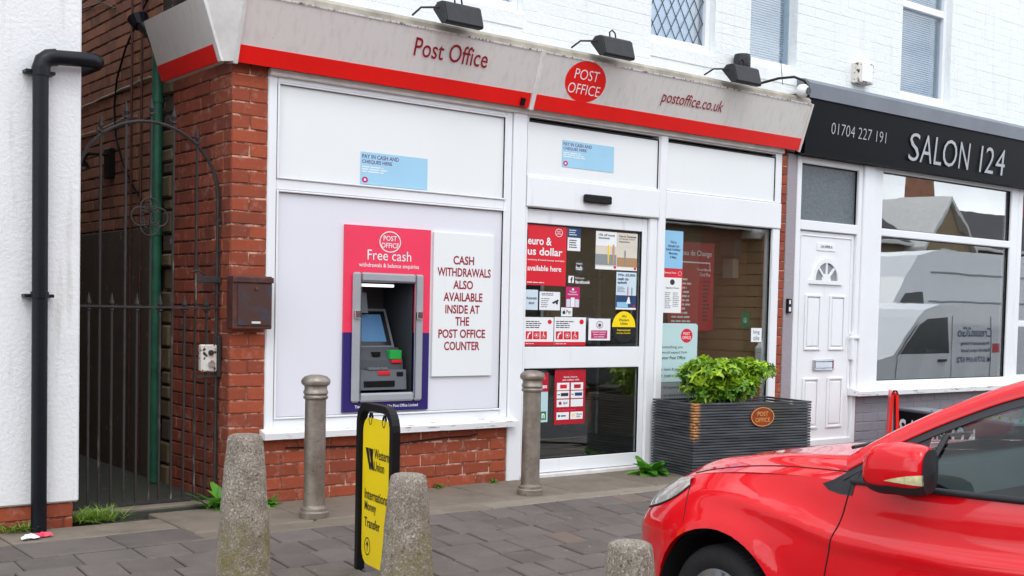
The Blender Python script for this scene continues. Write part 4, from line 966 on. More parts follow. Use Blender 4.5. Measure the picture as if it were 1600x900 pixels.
def make_shrub(c, rx, ry, rz, n, name, label):
    t = thing(name, label, 'shrub', (c[0], c[1], c[2] - rz * .5))
    m = MB(); m.tone = []
    blobs = [(Vector((random.uniform(-.75, .75), random.uniform(-.6, .6), random.uniform(-.45, .55))), random.uniform(.26, .38)) for _ in range(60)]
    for i in range(n):
        bc, br = random.choice(blobs); dv = Vector((random.gauss(0, 1), random.gauss(0, 1), random.gauss(.35, 1))).normalized()
        q_ = bc + dv * br * random.uniform(.6, 1.05)
        if q_.length > 1.12: q_ = q_ / q_.length * random.uniform(.85, 1.1)
        p = Vector((c[0] + q_.x * rx, c[1] + q_.y * ry, c[2] + q_.z * rz))
        # rosettes of leaves at the shoot tips
        ax = (dv + Vector((0, 0, .8))).normalized()
        k = random.choice([4, 5, 6]); ph = random.uniform(0, 6.28); a_ = ax.orthogonal().normalized(); b__ = ax.cross(a_); base = random.random() ** 1.6 
        for j in range(k):
            th = ph + 6.283 * j / k; dd = (a_ * math.cos(th) + b__ * math.sin(th)) * random.uniform(.7, 1.0) + ax * random.uniform(.15, .7)
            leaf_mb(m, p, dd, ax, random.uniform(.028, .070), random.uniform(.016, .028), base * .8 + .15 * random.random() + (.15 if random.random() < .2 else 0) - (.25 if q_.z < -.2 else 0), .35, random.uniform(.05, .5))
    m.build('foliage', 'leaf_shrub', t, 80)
    for i in range(7):
        a = random.uniform(0, 6.28); s_ = MB(); e = Vector((c[0] + math.cos(a) * rx * .6, c[1] + math.sin(a) * ry * .6, c[2] + rz * .3))
        b0 = Vector((c[0] + math.cos(a) * .05, c[1] + math.sin(a) * .04, c[2] - rz * 1.05)); s_.tube([b0, b0.lerp(e, .5) + Vector((0, 0, .03)), e], [.010, .007, .003], 6); s_.build('stem', 'twig', t)
make_shrub((7.19, -.38, .725), .47, .27, .225, 1500, 'leafy_shrub', 'bright green glossy leaved shrub growing in the slatted planter')

cable('thin black cable looping along the top of the low brick wall', [(3.45, -.008, .345), (3.8, -.010, .335), (4.2, -.010, .325), (4.45, -.012, .338), (4.7, -.012, .352), (4.9, -.010, .350), (4.96, -.006, .362)], .005, 'black_plastic')
# ================================================================== WEEDS AND LITTER
def weed(x, y, n, l, w_, label, upright=.5, name='weed'):
    m = MB(); m.tone = []
    for i in range(n):
        a = random.uniform(0, 6.283); d_ = Vector((math.cos(a) * random.uniform(.3, 1), math.sin(a) * random.uniform(.3, 1), random.uniform(.1, upright * 2.4)))
        leaf_mb(m, Vector((x + random.gauss(0, l * .22), y + random.gauss(0, l * .10), gz(y) + .003)), d_, Vector((0, 0, 1)), l * random.uniform(.55, 1.1), w_ * random.uniform(.7, 1.1), random.random() * .9, random.uniform(.1, .5), random.uniform(.1, .9), ((0, .2), (.3, .8), (.6, 1.0), (.85, .8), (1, .3)))
    tag(m.build(name, 'leaf_weed', None, 80), label, 'weed')
weed(6.44, -.27, 40, .17, .08, 'broad leaved dock weed at the planter corner by the door', .55, 'dock_weed')
weed(2.985, -.03, 26, .17, .055, 'leafy weed growing against the foot of the brick corner', .9)
weed(3.28, -.10, 22, .10, .04, 'small leafy weed beside the metal bollard under the cash machine', .4)
weed(4.62, -.04, 18, .06, .018, 'tiny dry weed at the foot of the brick stall riser', .4)
weed(5.10, -.04, 12, .05, .016, 'tiny weed at the foot of the white pilaster', .4)
def tuft(x, y, rx, ry, n, label, h=.11):
    m = MB(); m.tone = []
    for i in range(n):
        p = Vector((x + random.gauss(0, rx), y + random.gauss(0, ry), .0)); a = random.uniform(0, 6.28); d_ = Vector((math.cos(a) * .9, math.sin(a) * .9, random.uniform(.4, 1.6)))
        leaf_mb(m, p, d_, Vector((0, 0, 1)), random.uniform(.5, 1.1) * h, .006, random.random(), .2, .5)
    tag(m.build('grass_tuft', 'grass_blade', None, 80), label, 'grass')
tuft(2.22, -.06, .07, .05, 330, 'green grass tuft at the house corner by the gate', .13)
tuft(1.77, -.20, .06, .012, 120, 'yellowish grass tuft against the plinth left of the black pipe', .1)
lt = thing('litter', 'crumpled red and white wrapper lying at the foot of the black pipe', 'litter', (1.80, -.43, 0))
def crumple(name, mat, cx, cy, sx, sy, seed):
    rr = random.Random(seed); P = [[(cx + (i / 7 - .5) * sx + rr.uniform(-.006, .006), cy + (j / 7 - .5) * sy + rr.uniform(-.006, .006), .006 + rr.uniform(0, .028) * (1 if 0 < i < 7 and 0 < j < 7 else .3)) for j in range(8)] for i in range(8)]
    m = MB(); m.grid(P); o = m.build(name, mat, lt); return o
crumple('wrapper', 'p_white', 1.765, -.45, .09, .05, 3); crumple('wrapper_print', 'p_pink', 1.835, -.42, .09, .055, 5)
# ================================================================== POSTERS AND STICKERS
# elements in poster units (0..1 across, 0..1 up):  ('r',x0,y0,x1,y1,mat)  ('t',text,x0,y0,x1,y1,mat[,bold])  ('o',cx,cy,r,mat)  ('c',cx,cy,r,mat) ring  ('l',x0,y0,x1,y1,rows,mat) lines of small print
def poster(name, label, cat, x0, x1, z0, z1, y, bg, els, th=.0015, group=None, shape=None):
    W_, H_ = x1 - x0, z1 - z0
    m = MB()
    if shape: m.prism([(x0 + a * W_, z0 + b * H_) for a, b in shape], y, y + th)
    else: m.box(x0, y, z0, x1, y + th, z1)
    o = tag(m.build(name, bg), label, cat, group)
    layers = {}; lv = 0
    for e in els:
        lv += 1; yy = y - .0006 - lv * .00012; k = e[0]
        if k == 'r':
            mm = MB(); mm.add([(x0 + e[1] * W_, yy, z0 + e[2] * H_), (x0 + e[3] * W_, yy, z0 + e[2] * H_), (x0 + e[3] * W_, yy, z0 + e[4] * H_), (x0 + e[1] * W_, yy, z0 + e[4] * H_)], [(0, 1, 2, 3)])
            mat = e[5]; nm = 'print_block'
        elif k == 't':
            mm = MB(); text_fit(mm, e[1], (x0 + e[2] * W_, yy, z0 + e[3] * H_), (1, 0, 0), (0, 0, 1), (e[4] - e[2]) * W_, (e[5] - e[3]) * H_, e[7] if len(e) > 7 else .01); mat = e[6]; nm = 'lettering'
        elif k == 'o':
            mm = MB(); mm.add([(x0 + e[1] * W_ + e[3] * W_ * math.cos(2 * math.pi * i / 24), yy, z0 + e[2] * H_ + e[3] * W_ * .85 * math.sin(2 * math.pi * i / 24)) for i in range(24)], [tuple(range(24))]); mat = e[4]; nm = 'print_disc'
        elif k == 'c':
            mm = ring_oval(x0 + e[1] * W_, z0 + e[2] * H_, e[3] * W_, e[3] * W_ * .85, e[3] * W_ * .12, yy, 24); mat = e[4]; nm = 'print_ring'
        elif k == 'p':
            mm = MB(); mm.add([(x0 + a * W_, yy, z0 + b * H_) for a, b in e[1]], [tuple(range(len(e[1])))]); mat = e[2]; nm = 'print_shape'
        else:
            mm = MB(); n_ = e[5]
            for i in range(n_):
                zc = e[4] - (i + .5) * (e[4] - e[2]) / n_; hh = (e[4] - e[2]) / n_ * .22; xe = e[1] + (e[3] - e[1]) * random.uniform(.65, 1.0); xa = e[1]
                while xa < xe:
                    xb = min(xe, xa + random.uniform(.06, .16)); mm.add([(x0 + xa * W_, yy, z0 + (zc - hh) * H_), (x0 + xb * W_, yy, z0 + (zc - hh) * H_), (x0 + xb * W_, yy, z0 + (zc + hh) * H_), (x0 + xa * W_, yy, z0 + (zc + hh) * H_)], [(0, 1, 2, 3)]); xa = xb + .02
            mat = e[6]; nm = 'small_print'
        if mm.v: mm.build(nm, mat, o, kind='stuff' if nm == 'small_print' else None)
    return o
GYo = .043      # just in front of / on the door glass
def oval_post(cx, cy, r_, mat): return [('c', cx, cy, r_, mat), ('t', 'POST', cx - r_ * .5, cy + .02 * 1, cx + r_ * .5, cy + r_ * .38, mat), ('t', 'OFFICE', cx - r_ * .62, cy - r_ * .36, cx + r_ * .62, cy - .01, mat)]
els = [('r', 0, 0, 1, 1, 'p_sky'), ('t', 'PAY IN CASH AND', .02, .80, .56, .93, 'p_plum', .02), ('t', 'CHEQUES HERE', .02, .63, .46, .76, 'p_plum', .02), ('l', .02, .36, .48, .58, 3, 'p_white'), ('o', .065, .14, .045, 'p_magenta'), ('o', .065, .14, .018, 'p_white')]
poster('sticker', 'pale blue cash and cheques sticker on the panel above the cash machine', 'sticker', 3.975, 4.505, 2.080, 2.295, .0095, 'p_sky', els, group='cash and cheques stickers')
poster('sticker', 'pale blue cash and cheques sticker on the panel above the sliding door', 'sticker', 5.71, 6.237, 2.354, 2.555, .0035, 'p_sky', els, group='cash and cheques stickers')
ds = thing('door_sensor', 'black motion sensor bar above the sliding door', 'sensor', (6.04, -.03, 2.1))
m = MB(); m.box(5.905, -.062, 2.098, 6.178, -.02, 2.160, .010); m.build('housing', 'black_plastic', ds); m = MB(); m.box(5.915, -.066, 2.102, 6.168, -.060, 2.128, .003); m.build('lens', 'black_gloss', ds)
G = 'posters on the sliding door'
poster('poster', 'red poster offering euro and us dollar on the door', 'poster', 5.419, 5.807, 1.453, 1.912, GYo, 'p_red', [('t', 'euro &', .03, .66, .62, .79, 'p_white', .02), ('t', 'us dollar', .03, .49, .90, .62, 'p_white', .02), ('t', 'currency & travel money card plus', .03, .395, .95, .43, 'p_white'), ('t', 'available here', .03, .235, .88, .325, 'p_white', .02), ('c', .80, .88, .095, 'p_white'), ('t', 'POST', .755, .885, .845, .91, 'p_white'), ('t', 'OFFICE', .74, .85, .86, .875, 'p_white'), ('l', .03, .03, .5, .06, 1, 'p_white')], group=G)
poster('poster', 'small card with blue top and white lower half on the door', 'poster', 5.818, 5.947, 1.728, 1.912, GYo, 'p_white', [('r', 0, .55, 1, 1, 'p_navy'), ('l', .1, .62, .8, .9, 3, 'p_pale'), ('l', .12, .1, .75, .48, 4, 'p_black')], group=G)
poster('sticker', 'black oval hub sticker in the middle of the door glass', 'sticker', 5.89, 5.99, 1.551, 1.661, GYo, 'p_dark', [('t', 'amazon', .2, .68, .8, .78, 'p_white'), ('t', 'hub', .18, .28, .82, .60, 'p_white', .02)], group=G, shape=[(.5 + .5 * math.cos(6.283 * i / 28), .5 + .5 * math.sin(6.283 * i / 28)) for i in range(28)])
fb = thing('social_sticker', 'white social media sticker lettering below the hub oval', 'sticker', (5.94, GYo, 1.48), 0, G)
m = MB(); m.box(5.835, GYo, 1.480, 5.89, GYo + .001, 1.535); m.build('square', 'p_white', fb); flat_text(fb, 'f', 5.855, 1.481, .022, .045, GYo - .0008, 'p_dark', .05)
flat_text(fb, 'Find us on', 5.905, 1.513, .09, .018, GYo, 'p_white'); flat_text(fb, 'facebook', 5.905, 1.478, .15, .028, GYo, 'p_white', .02)
def person_shape(cx, cy, s): return [(cx - .02 * s, cy), (cx + .02 * s, cy), (cx + .04 * s, cy + .5 * s), (cx + .05 * s, cy + .85 * s), (cx + .02 * s, cy + s), (cx - .03 * s, cy + s), (cx - .05 * s, cy + .8 * s), (cx - .03 * s, cy + .45 * s)]
poster('poster', 'wide travel photo poster in the top corner of the door glass', 'poster', 6.106, 6.552, 1.598, 1.895, GYo, 'p_cream', [('r', 0, .62, .49, 1, 'p_white'), ('r', .51, .62, 1, 1, 'p_cream'), ('r', 0, .12, .49, .40, 'p_grey'), ('r', .51, .10, 1, .34, 'p_tan'), ('r', 0, .0, 1, .08, 'p_white'), ('t', '10% off travel', .06, .88, .44, .94, 'p_black', .02), ('t', 'insurance', .06, .80, .32, .86, 'p_black', .02), ('t', 'Free on Tennessee', .55, .88, .96, .94, 'p_black', .02), ('t', 'on family travel', .55, .81, .92, .86, 'p_black'), ('t', 'insurance', .55, .74, .80, .79, 'p_black'), ('p', person_shape(.30, .15, .5), 'p_yellow'), ('p', person_shape(.42, .12, .55), 'p_skin'), ('p', person_shape(.70, .12, .42), 'p_grey'), ('o', .46, .07, .03, 'p_red'), ('o', .95, .06, .03, 'p_red')], group=G)
poster('poster', 'blue prize draw poster with two figures by the door edge', 'poster', 6.333, 6.551, 1.286, 1.584, GYo, 'p_pale', [('r', 0, .05, 1, .38, 'p_navy'), ('r', 0, .0, 1, .05, 'p_white'), ('r', .05, .06, .6, .2, 'p_blue'), ('t', 'Win £5,000', .06, .88, .94, .96, 'p_navy', .03), ('t', 'cash to', .06, .78, .6, .86, 'p_navy', .03), ('t', 'splash', .06, .67, .52, .76, 'p_navy', .03), ('l', .06, .46, .45, .62, 4, 'p_grey'), ('p', person_shape(.58, .2, .42), 'p_crimson'), ('p', person_shape(.78, .22, .38), 'p_black'), ('p', [(.5, .16), (.72, .16), (.66, .34), (.6, .34)], 'p_white'), ('o', .9, .1, .05, 'p_red')], group=G)
poster('sign', 'pale automatic door sign by the left door edge', 'sign', 5.417, 5.539, 1.267, 1.418, GYo, 'p_pale', [('t', 'Automatic', .08, .52, .92, .66, 'p_black', .02), ('t', 'door', .28, .28, .74, .42, 'p_black', .02)], group=G)
poster('sign', 'white camera surveillance notice on the door', 'sign', 5.555, 5.756, 1.268, 1.407, GYo, 'p_white', [('l', .1, .78, .9, .94, 2, 'p_black'), ('l', .08, .12, .5, .68, 5, 'p_grey'), ('p', [(.6, .42), (.9, .6), (.94, .52), (.66, .34)], 'p_black'), ('p', [(.78, .36), (.88, .3), (.9, .5), (.82, .48)], 'p_black')], group=G)
poster('poster', 'magenta phone poster above the payment sticker', 'poster', 5.812, 5.953, 1.293, 1.451, GYo, 'p_magenta', [('t', 'Travel', .25, .72, .75, .80, 'p_white'), ('t', 'insurance', .15, .60, .85, .68, 'p_white'), ('r', .05, .02, .33, .4, 'p_pale'), ('r', .36, .02, .64, .48, 'p_white'), ('r', .67, .02, .95, .4, 'p_pale'), ('o', .5, .88, .08, 'p_white')], group=G)
apl = [('t', 'Pay', .45, .22, .88, .75, 'p_black', .01), ('o', .25, .44, .14, 'p_black'), ('o', .40, .50, .055, 'p_white'), ('p', [(.25, .66), (.30, .68), (.33, .82), (.27, .76)], 'p_black')]
poster('sticker', 'small white contactless payment sticker on the door', 'sticker', 5.770, 5.882, 1.223, 1.290, GYo, 'p_white', apl, group=G)
acc = [('r', 0, 0, 1, .13, 'p_red'), ('l', .05, .60, .68, .88, 4, 'p_dark'), ('o', .86, .84, .07, 'p_red'), ('l', .05, .045, .4, .085, 1, 'p_white')]
for i, xa in enumerate((.05, .30, .55)):
    acc += [('r', xa, .22, xa + .22, .50, 'p_red')]
acc += [('p', [(.09, .25), (.13, .25), (.15, .38), (.22, .42), (.2, .47), (.12, .42)], 'p_white'), ('o', .19, .46, .018, 'p_white'), ('c', .41, .36, .07, 'p_white'), ('o', .41, .36, .03, 'p_white'), ('c', .65, .32, .06, 'p_white'), ('r', .64, .33, .66, .44, 'p_white'), ('o', .65, .465, .018, 'p_white'), ('r', .65, .32, .71, .34, 'p_white')]
poster('sign', 'white accessibility notice with red symbols against the left door edge', 'sign', 5.416, 5.698, 1.000, 1.213, GYo, 'p_white', acc, group=G)
poster('sign', 'white accessibility notice with red symbols beside the magenta reminder', 'sign', 5.706, 6.023, .998, 1.217, GYo, 'p_white', acc, group=G)
poster('sign', 'white reminder notice with a magenta box on the door', 'sign', 6.053, 6.281, 1.039, 1.210, GYo, 'p_white', [('r', .12, .08, .86, .46, 'p_magenta'), ('t', 'Returning customers', .18, .34, .80, .42, 'p_white', .02), ('t', 'please remove', .22, .23, .76, .31, 'p_white', .02), ('t', 'your helmets', .25, .12, .72, .20, 'p_white', .02), ('c', .5, .72, .15, 'p_plum'), ('o', .5, .70, .07, 'p_plum')], group=G)
wu = [(.5 + .5 * math.cos(6.283 * i / 32), .5 + .5 * math.sin(6.283 * i / 32)) for i in range(32)]
poster('sticker', 'round half yellow half black money transfer sticker on the door', 'sticker', 6.299, 6.552, 1.020, 1.272, GYo, 'p_black', [('p', [(.5 + .5 * math.cos(math.pi * i / 16), .5 + .5 * math.sin(math.pi * i / 16)) for i in range(17)], 'p_yellow'), ('t', 'WU', .40, .80, .60, .88, 'p_black', .03), ('t', 'Western', .28, .68, .72, .77, 'p_black', .02), ('t', 'Union', .35, .57, .66, .66, 'p_black', .02), ('t', 'International', .22, .37, .78, .44, 'p_yellow', .01), ('t', 'money transfer', .20, .27, .80, .34, 'p_yellow', .01)], group=G, shape=wu)
cells = []
names = [('p_red',), ('p_crimson',), ('p_dark',), ('p_navy',), ('p_crimson',), (None,), ('p_navy',), ('p_yellow',)]
for i in range(8):
    r_, c_ = divmod(i, 2); yb = (.62, .47, .315, .085)[r_]; xa = .07 + c_ * .45
    cells.append(('r', xa, yb, xa + .40, yb + .135, 'p_white'))
    k = names[i][0]
    if i in (0, 1): cells.append(('r', xa + .10, yb + .03, xa + .32, yb + .10, k))
    elif i in (2, 3): cells += [('r', xa + .13, yb + .04, xa + .37, yb + .10, k), ('l', xa + .02, yb + .05, xa + .11, yb + .09, 1, 'p_navy')]
    elif i == 4: cells += [('o', xa + .11, yb + .068, .05, k), ('t', 'dpd', xa + .20, yb + .035, xa + .34, yb + .10, 'p_navy', .02)]
    elif i == 6: cells += [('o', xa + .08, yb + .068, .035, k), ('l', xa + .14, yb + .04, xa + .38, yb + .095, 1, 'p_navy')]
    elif i == 7: cells += [('t', 'W', xa + .04, yb + .03, xa + .15, yb + .105, 'p_yellow', .04), ('t', 'Western', xa + .19, yb + .07, xa + .37, yb + .105, 'p_black'), ('t', 'Union', xa + .19, yb + .03, xa + .31, yb + .065, 'p_black')]
poster('poster', 'red parcel services poster low on the door with eight white boxes', 'poster', 5.723, 6.035, .391, .816, GYo, 'p_crimson', [('c', .5, .93, .07, 'p_pink'), ('t', 'Send, return', .28, .84, .72, .875, 'p_white', .01), ('t', 'and collect with', .24, .79, .78, .825, 'p_white', .01), ('l', .12, .24, .9, .28, 1, 'p_pink')] + cells, group=G)
poster('poster', 'red and pale blue poster low on the door behind the bollard', 'poster', 5.50, 5.659, .415, .790, GYo, 'p_teal', [('r', 0, .62, 1, 1, 'p_crimson'), ('t', 'Open', .2, .66, .92, .78, 'p_white', .03), ('o', .75, .9, .1, 'p_pink'), ('r', .55, .05, .9, .22, 'p_green'), ('t', 'n', .63, .08, .82, .18, 'p_white', .04)], group=G)
# right hand window
WY = .033; G2 = 'notices in the post office window'
poster('notice', 'light blue bank holiday closing notice in the window', 'notice', 6.837, 7.063, 1.635, 1.945, WY, 'p_blue', [('t', "We're", .34, .66, .66, .74, 'p_navy', .02), ('t', 'closed on', .22, .56, .80, .64, 'p_navy', .02), ('t', 'bank holiday', .14, .45, .88, .54, 'p_navy', .02), ('t', 'Monday', .28, .35, .74, .43, 'p_navy', .02), ('t', '8 May', .34, .25, .68, .33, 'p_navy', .02)], group=G2)
poster('notice', 'red and white opening hours notice in the window', 'notice', 6.838, 7.069, 1.265, 1.632, WY, 'p_red', [('r', .0, .01, .95, .80, 'p_white'), ('t', 'Opening Times', .05, .88, .66, .93, 'p_white', .01), ('c', .85, .90, .09, 'p_white'), ('o', .48, .70, .12, 'p_dark'), ('t', 'Opening Hours', .15, .54, .82, .59, 'p_dark', .02), ('l', .12, .1, .45, .48, 9, 'p_grey'), ('l', .52, .14, .86, .48, 8, 'p_grey')], group=G2)
rs = [(0, 0), (.96, 0), (1, .02), (1, .97), (.95, 1), (0, 1)]
poster('poster', 'pale blue rounded services poster low in the window beside the shrub', 'poster', 6.832, 7.266, .696, 1.182, WY, 'p_teal', [('o', .70, .79, .16, 'p_red'), ('t', 'POST', .61, .80, .79, .85, 'p_white', .01), ('t', 'OFFICE', .58, .73, .82, .78, 'p_white', .01), ('t', 'everything you', .04, .56, .60, .62, 'p_dark', .0), ('t', 'would expect from', .04, .47, .72, .53, 'p_dark', .0), ('t', 'your Post Office', .04, .37, .68, .44, 'p_dark', .01), ('o', .03, .21, .035, 'p_crimson'), ('t', 'letters & parcels', .11, .18, .60, .24, 'p_dark', .0), ('o', .03, .11, .035, 'p_crimson'), ('t', 'travel services', .11, .08, .56, .14, 'p_dark', .0)], group=G2, shape=rs)
poster('poster', 'grey list of bill payments and cash deposits under the services poster', 'poster', 6.832, 7.233, .475, .692, WY, 'p_grey', [('o', .035, .80, .035, 'p_crimson'), ('t', 'bill payments', .12, .73, .56, .87, 'p_dark', .0), ('o', .035, .50, .035, 'p_crimson'), ('t', 'cash deposits & withdrawals', .12, .43, .92, .57, 'p_dark', .0), ('l', .1, .1, .8, .3, 1, 'p_dark')], group=G2)
poster('poster', 'tall red bureau de change board standing inside the window', 'poster', 7.12, 7.677, 1.12, 1.882, .25, 'p_crimson', [('t', 'Bureau de Change', .12, .83, .94, .91, 'p_white', .01), ('r', .08, .765, .9, .78, 'p_white'), ('r', .9, .69, .915, .78, 'p_white'), ('t', 'Travel Money', .62, .67, .94, .71, 'p_white'), ('t', 'Card Plus', .68, .62, .92, .66, 'p_white'), ('l', .08, .08, .5, .6, 11, 'p_white'), ('l', .76, .1, .92, .58, 11, 'p_dark')], th=.02, group=G2)
poster('sign', 'small white hanging card with two words near the window edge', 'sign', 7.945, 8.083, 1.028, 1.151, WY, 'p_white', [('t', 'king', .2, .52, .8, .85, 'p_dark', .0), ('t', 'olie', .22, .12, .78, .46, 'p_dark', .0)], group=G2)
poster('sign', 'small dark green tag hanging in the window', 'sign', 7.836, 7.945, 1.15, 1.286, .06, 'p_green', [('c', .5, .5, .25, 'p_white'), ('p', [(.4, .4), (.6, .4), (.5, .65)], 'p_white')], group=G2)
# things inside, seen through the door
sh = thing('display_shelf', 'dim wire display shelf with cartons inside the post office', 'shelf', (7.1, 2.4, 0))
for z_ in (.35, .75, 1.15, 1.6):
    m = MB(); m.box(6.0, 2.2, z_, 8.1, 2.7, z_ + .025); m.build('shelf', 'room_floor', sh)
for x_ in (6.0, 8.06):
    m = MB(); m.box(x_, 2.2, 0, x_ + .04, 2.7, 1.9); m.build('upright', 'trim_white', sh)
cname = {'slatboard': 'buff', 'p_tan': 'brown', 'p_cream': 'cream', 'p_crimson': 'red', 'p_grey': 'grey', 'p_navy': 'navy'}; pos_ = ['near the left upright', 'in the middle', 'near the right upright']; seen_ = set()
for zi, z_ in enumerate((.376, .776, 1.176)):
    for i in range(6):
        k_ = list(cname)[(i * 5 + zi * 2) % 6]; x_ = 6.08 + i * .33; lab = f"{cname[k_]} carton {pos_[i // 2]} of the {['bottom', 'middle', 'top'][zi]} shelf inside"
        m = MB(); m.box(x_, 2.22, z_, x_ + random.uniform(.15, .30), 2.5, z_ + random.uniform(.12, .30), .004)
        tag(m.build('carton', k_), lab, 'carton', 'cartons inside the post office')
ct = thing('shop_counter', 'dark counter front inside the post office', 'counter', (5.9, 3.4, 0)); m = MB(); m.box(5.4, 3.4, 0, 7.6, 3.9, 1.05, .01); m.build('front', 'room_grey', ct); m = MB(); m.box(5.35, 3.35, 1.05, 7.65, 3.95, 1.09, .005); m.build('top', 'slatboard', ct)
bx = thing('fuse_box', 'grey electrical box on the slatted wall inside the window', 'box', (8.15, .5, 1.7)); m = MB(); m.box(8.13, .42, 1.80, 8.224, .60, 1.96, .006); m.build('casing', 'p_grey', bx); m = MB(); m.box(8.15, .45, 1.60, 8.224, .58, 1.78, .004); m.build('meter', 'p_cream', bx)

# ================================================================== SALON PAVEMENT ITEMS
sx = thing('trough_planter', 'black box planter with white salon lettering on its end wall', 'planter', (9.76, -.22, 0), math.atan2(-.49, -.155))
LN = 1.55
m = MB(); m.box(0, 0, 0, LN, .36, .40, .006); m.build('box', 'salon_black', sx, local=True); m = MB(); m.frame(-.006, .385, LN + .006, .405, .004, -.006, .366, .001); m.box(-.008, -.008, .394, LN + .008, -.001, .412, .002); m.build('rim', 'salon_grey', sx, local=True)
for s_, xa, wd in (('S', .07, .10), ('A', .20, .115), ('L', .34, .085), ('O', .45, .12), ('N', .60, .11), ('1', .80, .035), ('2', .87, .10), ('4', 1.0, .11)):
    m = MB(); text_fit(m, s_, (xa, .3605 if False else -.0015, .11), (1, 0, 0), (0, 0, 1), wd, .20, .02); m.build('letter', 'p_white', sx, local=True)
m = MB(); m.tone = []
for i in range(90): leaf_mb(m, Vector((random.uniform(.35, 1.4), random.uniform(.08, .28), .38)), Vector((random.gauss(0, .6), random.gauss(0, .6), random.uniform(.4, 1))), Vector((0, 0, 1)), random.uniform(.05, .09), .02, random.random())
pl2 = thing('bedding_plant', 'low green plants growing in the black salon planter', 'plant', (9.6, -.8, .38)); pl2.rotation_euler = sx.rotation_euler; pl2.location = sx.location
m.build('foliage', 'leaf_weed', pl2, 80, local=True)
ra = thing('folding_sign', 'narrow red folding pavement sign in front of the salon', 'sign', (9.17, -.60, 0), R(37))
for sgn in (-1, 1):
    m = MB(); b0, t0 = .040 * sgn, .020 * sgn
    m.add([(-.28, b0 - .012, 0), (.28, b0 - .012, 0), (.28, b0 + .012, 0), (-.28, b0 + .012, 0), (-.28, t0 - .012, .60), (.28, t0 - .012, .60), (.28, t0 + .012, .60), (-.28, t0 + .012, .60)], [(0, 3, 2, 1), (4, 5, 6, 7), (0, 1, 5, 4), (1, 2, 6, 5), (2, 3, 7, 6), (3, 0, 4, 7)])
    m.build('leaf', 'fascia_red', ra, local=True)
m = MB(); m.tube([(-.28, -.022, .595), (-.28, -.012, .625), (-.28, .012, .625), (-.28, .022, .595)], .008, 6); m.build('handle', 'black_plastic', ra, local=True)
# ================================================================== RED HATCHBACK
from mathutils.bvhtree import BVHTree
CARX, CARY, CARZ, CARH = 4.578, -3.480, -.298, R(93.2)
car = thing('parked_car', 'glossy red hatchback parked nose in towards the planter', 'car', (CARX, CARY, CARZ), CARH)
def cubic(tab):
    tab = sorted(tab); X = [t[0] for t in tab]; V = [t[1] for t in tab]; n = len(X); D = [(V[i + 1] - V[i]) / (X[i + 1] - X[i]) for i in range(n - 1)]
    T = [D[0]] + [0 if D[i - 1] * D[i] <= 0 else 2 * D[i - 1] * D[i] / (D[i - 1] + D[i]) for i in range(1, n - 1)] + [D[-1]]
    def f(x):
        if x <= X[0]: return V[0]
        if x >= X[-1]: return V[-1]
        i = max(k for k in range(n - 1) if X[k] <= x); h = X[i + 1] - X[i]; t = (x - X[i]) / h
        return (2 * t ** 3 - 3 * t ** 2 + 1) * V[i] + (t ** 3 - 2 * t ** 2 + t) * h * T[i] + (-2 * t ** 3 + 3 * t ** 2) * V[i + 1] + (t ** 3 - t ** 2) * h * T[i + 1]
    return f
NOSE = .845; TAIL = -3.45; RW = -2.62; AR = .350; WZ = .31
z_c = cubic([(-.62, 1.045), (-.4, 1.015), (-.1, .985), (.15, .945), (.35, .905), (.52, .845), (.66, .755), (.76, .655), (.82, .575), (.845, .50)])
z_s = cubic([(TAIL, .86), (-3.3, .93), (-2.6, .985), (-1.6, .955), (-.9, .935), (-.62, .93), (-.4, .925), (-.1, .905), (.12, .878), (.3, .842), (.46, .79), (.6, .722), (.72, .64), (.80, .56), (.845, .49)])
y_s = cubic([(TAIL, .55), (-3.3, .70), (-2.6, .80), (-1.6, .845), (-.9, .850), (-.62, .845), (-.4, .815), (-.1, .785), (.12, .765), (.3, .725), (.46, .655), (.6, .555), (.72, .43), (.80, .29), (.835, .17), (.845, .08)])
y_m = cubic([(TAIL, .60), (-3.35, .76), (-3.0, .86), (-2.6, .90), (-1.6, .895), (-.6, .895), (-.1, .900), (.15, .895), (.32, .865), (.46, .81), (.58, .735), (.68, .64), (.76, .53), (.81, .42), (.835, .31), (.845, .20)])
y_b = cubic([(TAIL, .55), (-3.3, .74), (-2.6, .83), (-.6, .83), (.1, .84), (.4, .80), (.55, .72), (.68, .60), (.76, .48), (.81, .36), (.845, .18)])
z_ridge = cubic([(-3.2, .80), (-2.0, .765), (-1.0, .70), (-.62, .705), (-.3, .76), (.05, .80), (.3, .79)])
def side(x, v):
    """v 0 = belt / bonnet edge .. 1 = sill"""
    ys, zs, ym, yb = y_s(x), z_s(x), y_m(x), y_b(x)
    zm = .60 if x < .3 else .60 - (x - .3) * .12
    zm = min(zm, zs - .04)
    zb = .20 if -2.9 < x < .4 else .24
    if v < .42:
        t = v / .42; z = zs + (zm - zs) * t; y = ys + (ym - ys) * math.sin(t * math.pi / 2) ** (.9)
    else:
        t = (v - .42) / .58; z = zm + (zb - zm) * t; y = ym + (yb - ym) * t ** 2.2
    if -2.9 < x < .35:                                  # shoulder crease running back along the doors
        dz = z - z_ridge(x); fade = min(1, (.35 - x) / .5) * min(1, (x + 2.9) / .5)
        y += fade * (.016 * math.exp(-(dz / .035) ** 2) * (1 if dz < 0 else 1) - .010 * math.exp(-((dz - .09) / .06) ** 2))
    for wx in (.02, RW):                                # flared arches
        r_ = math.hypot(x - wx, z - WZ)
        if z > .15: y += .020 * math.exp(-((r_ - AR) / .055) ** 2) * (1 if x < .45 else .4)
    if -2.2 < x < -.5: y -= .012 * math.exp(-((z - .40) / .07) ** 2)      # hollow low on the doors
    return Vector((x, y, z))
xs = []
x = TAIL
